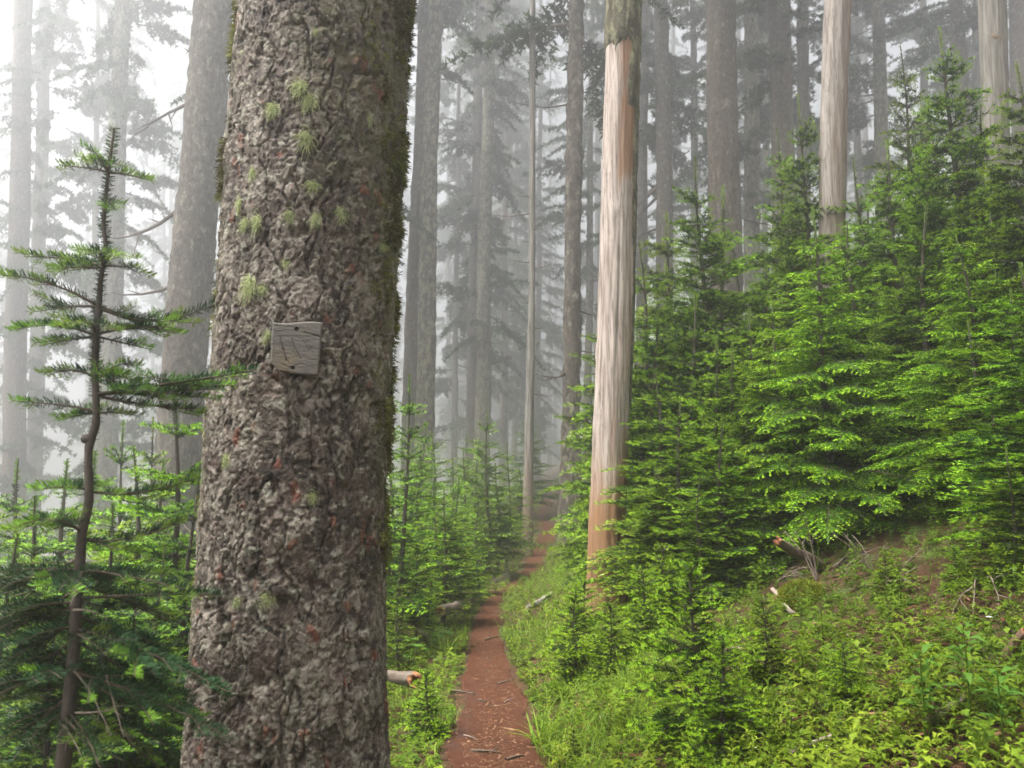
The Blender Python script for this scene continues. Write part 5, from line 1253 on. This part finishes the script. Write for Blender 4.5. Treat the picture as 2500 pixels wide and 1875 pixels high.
log('fallen_log', 'upper bleached branch lying against the foot of the bleached snag', gp(1370, 1440, 0.04), gp(1428, 1400, 0.06), 0.026, 0.018, 'snag_grey', seed=6, stain=0.1, jag=0.03)
log('broken_branch', 'thick broken branch stump jutting from the brush on the right', gp(1998, 1395, 0.05), P(1905, 1325, gp(1998, 1395)[1] - 0.35), 0.045, 0.034, seed=7, cat='branch', stain=0.4, jag=0.06)
log('broken_branch', 'pale splintered stick in front of the mossy mound', gp(1940, 1508, 0.02), gp(1888, 1460, 0.06), 0.014, 0.016, 'snag', seed=8, cat='branch', stain=0.5, jag=0.03)
log('stick', 'pale curved stick near the bottom on the right slope', gp(1925, 1850, 0.02), gp(2045, 1808, 0.03), 0.010, 0.007, 'snag', seed=9, cat='stick', jag=0.01)
log('stick', 'grey stick half buried at the lower right', gp(2255, 1790, 0.03), gp(2355, 1730, 0.04), 0.017, 0.013, seed=10, cat='stick', jag=0.01)
log('stick', 'dark root-like stick at the bottom right of the trail bank', gp(1590, 1868, 0.0), gp(1705, 1822, 0.03), 0.014, 0.009, 'log', seed=11, cat='stick', stain=0.9, jag=0.01)
log('stick', 'brown stick at the bottom edge on the right', gp(2205, 1845, 0.01), gp(2270, 1872, 0.02), 0.012, 0.008, seed=12, cat='stick', stain=0.7, jag=0.01)
log('broken_branch', 'forked reddish branch at the right edge', gp(2440, 1635, 0.02), P(2498, 1545, gp(2440, 1635)[1] - 0.1), 0.022, 0.015, seed=13, cat='branch', stain=0.8, jag=0.02)
log('broken_branch', 'upright splinter of the forked branch at the right edge', gp(2482, 1590, 0.05), P(2450, 1515, gp(2482, 1590)[1] - 0.05), 0.012, 0.007, seed=14, cat='branch', stain=0.6, jag=0.02)
R = np.random.default_rng(77)
for k, (x0, y0, x1, y1, r, lab) in enumerate([(1166, 1713, 1195, 1718, 0.009, 'short dark stick in the middle of the trail'), (1185, 1565, 1225, 1556, 0.012, 'root crossing the trail where it narrows'), (1215, 1673, 1250, 1664, 0.006, 'pale twig at the right edge of the trail'), (1133, 1800, 1166, 1812, 0.008, 'short pale stick at the left edge of the trail'),
                                              (1150, 1838, 1225, 1843, 0.012, 'long root lying across the trail near the bottom'), (1235, 1860, 1290, 1848, 0.010, 'root at the lower right of the trail'), (1230, 1720, 1255, 1708, 0.005, 'thin crooked twig on the right half of the trail'), (1100, 1690, 1160, 1700, 0.012, 'dark root at the left edge of the trail')]):
    b0 = gp(x0, y0, 0.012); b1 = gp(x1, y1, 0.012)
    o = empty('trail_root' if 'root' in lab else 'twig', b0, lab, 'root' if 'root' in lab else 'stick'); obj('wood', bare_stick(b0 * 0, b1 - b0, r, R, -0.03, fork=True, mat='deadtwig' if k in (2, 3, 6) else 'twig'), o)
for k, (x0, y0, x1, y1, lab) in enumerate([(2040, 1390, 2120, 1340, 'arching dead twigs of the brush pile, left tangle'), (2060, 1410, 2165, 1370, 'reddish dead twigs in the middle of the brush pile'), (2130, 1400, 2060, 1310, 'upright dead twigs at the back of the brush pile'), (2180, 1430, 2260, 1380, 'dead twigs at the right end of the brush pile'), (1990, 1420, 1935, 1295, 'bare upright twig beside the broken branch stump'),
                                           (1690, 1390, 1745, 1450, 'bare curved twig left of the mossy mound'), (1760, 1600, 1840, 1650, 'pale dead twig under the bare-stemmed seedling'), (2400, 1430, 2440, 1500, 'grey bare twig in the dark hollow on the right'), (1900, 1425, 1990, 1412, 'level dead twig above the mossy mound'), (2170, 1435, 2225, 1445, 'pale stick on the brown needle bank')]):
    b0 = gp(x0, y0, 0.01); b1 = P(x1, y1, b0[1] + 0.05) if y1 < y0 - 20 else gp(x1, y1, 0.05)
    o = empty('dead_twigs', b0, lab, 'twigs')
    for q in range(3): obj('twig', bare_stick(b0 * 0 + R.normal(0, 0.015, 3), b1 - b0 + R.normal(0, 0.08, 3) * (q > 0), 0.006 if q else 0.009, R, -0.12, mat='deadtwig'), o)
# mossy mound
mc = gp(1962, 1462); n1, n2 = 26, 40; a1 = np.linspace(0, math.pi / 2, n1); a2 = np.linspace(0, 2 * math.pi, n2, endpoint=False); A1, A2 = np.meshgrid(a1, a2, indexing='ij')
rr = 1 + 0.15 * fbm(np.cos(A2) * 2, np.sin(A2) * 2, A1, seed=8); mv = np.stack([0.17 * rr * np.sin(A1 + 0.12) * np.cos(A2), 0.16 * rr * np.sin(A1 + 0.12) * np.sin(A2), 0.15 * rr * np.cos(A1) - 0.05], -1).reshape(-1, 3)
mo = empty('mossy_stump', mc, 'small round stump cushioned with golden green moss on the right slope', 'stump')
obj('wood', mk_mesh('wood', mv, grid_faces(n1, n2, True), M['log'], {'stain': np.ones(len(mv))}, smooth=True), mo)
kk = R.integers(0, len(mv), 3600); kk = kk[(mv[kk, 0] < 0.12) & (mv[kk, 2] > -0.03)]; v, f, va = blades(mv[kk] + R.normal(0, 0.006, (len(kk), 3)), norm(mv[kk] + [0, 0, 0.02]), R, 7, 0.022, 0.0030, -0.3)
tag(obj('moss', mk_mesh('moss', v, f, M['moss_green'], {'var': va}), mo), kind='stuff')

# ------------------------------------------------------------------ the fog
m, nt = new_mat('fog'); out = nt.nodes.new('ShaderNodeOutputMaterial'); pv = nt.nodes.new('ShaderNodeVolumePrincipled')
pv.inputs['Density'].default_value = HAZE_DENSITY; pv.inputs['Color'].default_value = (0.93, 0.945, 0.965, 1); pv.inputs['Anisotropy'].default_value = 0.75
pv.inputs['Density Attribute'].default_value = ''
nt.links.new(pv.outputs[0], out.inputs['Volume'])
zlo, zhi = float(gv[:, 2].min()) - 1.0, max(66.0, float(gv[:, 2].max()) + 0.5)
hx0, hx1, hy0, hy1 = -161.0, 171.0, -61.0, 191.0
hv = np.array([[x, y, z] for z in (zlo, zhi) for y in (hy0, hy1) for x in (hx0, hx1)])
hf = np.array([[0, 2, 3, 1], [4, 5, 7, 6], [0, 1, 5, 4], [2, 6, 7, 3], [0, 4, 6, 2], [1, 3, 7, 5]])
hz = obj('haze', mk_mesh('haze', hv, hf, m)); tag(hz, 'white fog filling the wood', 'fog', kind='stuff')
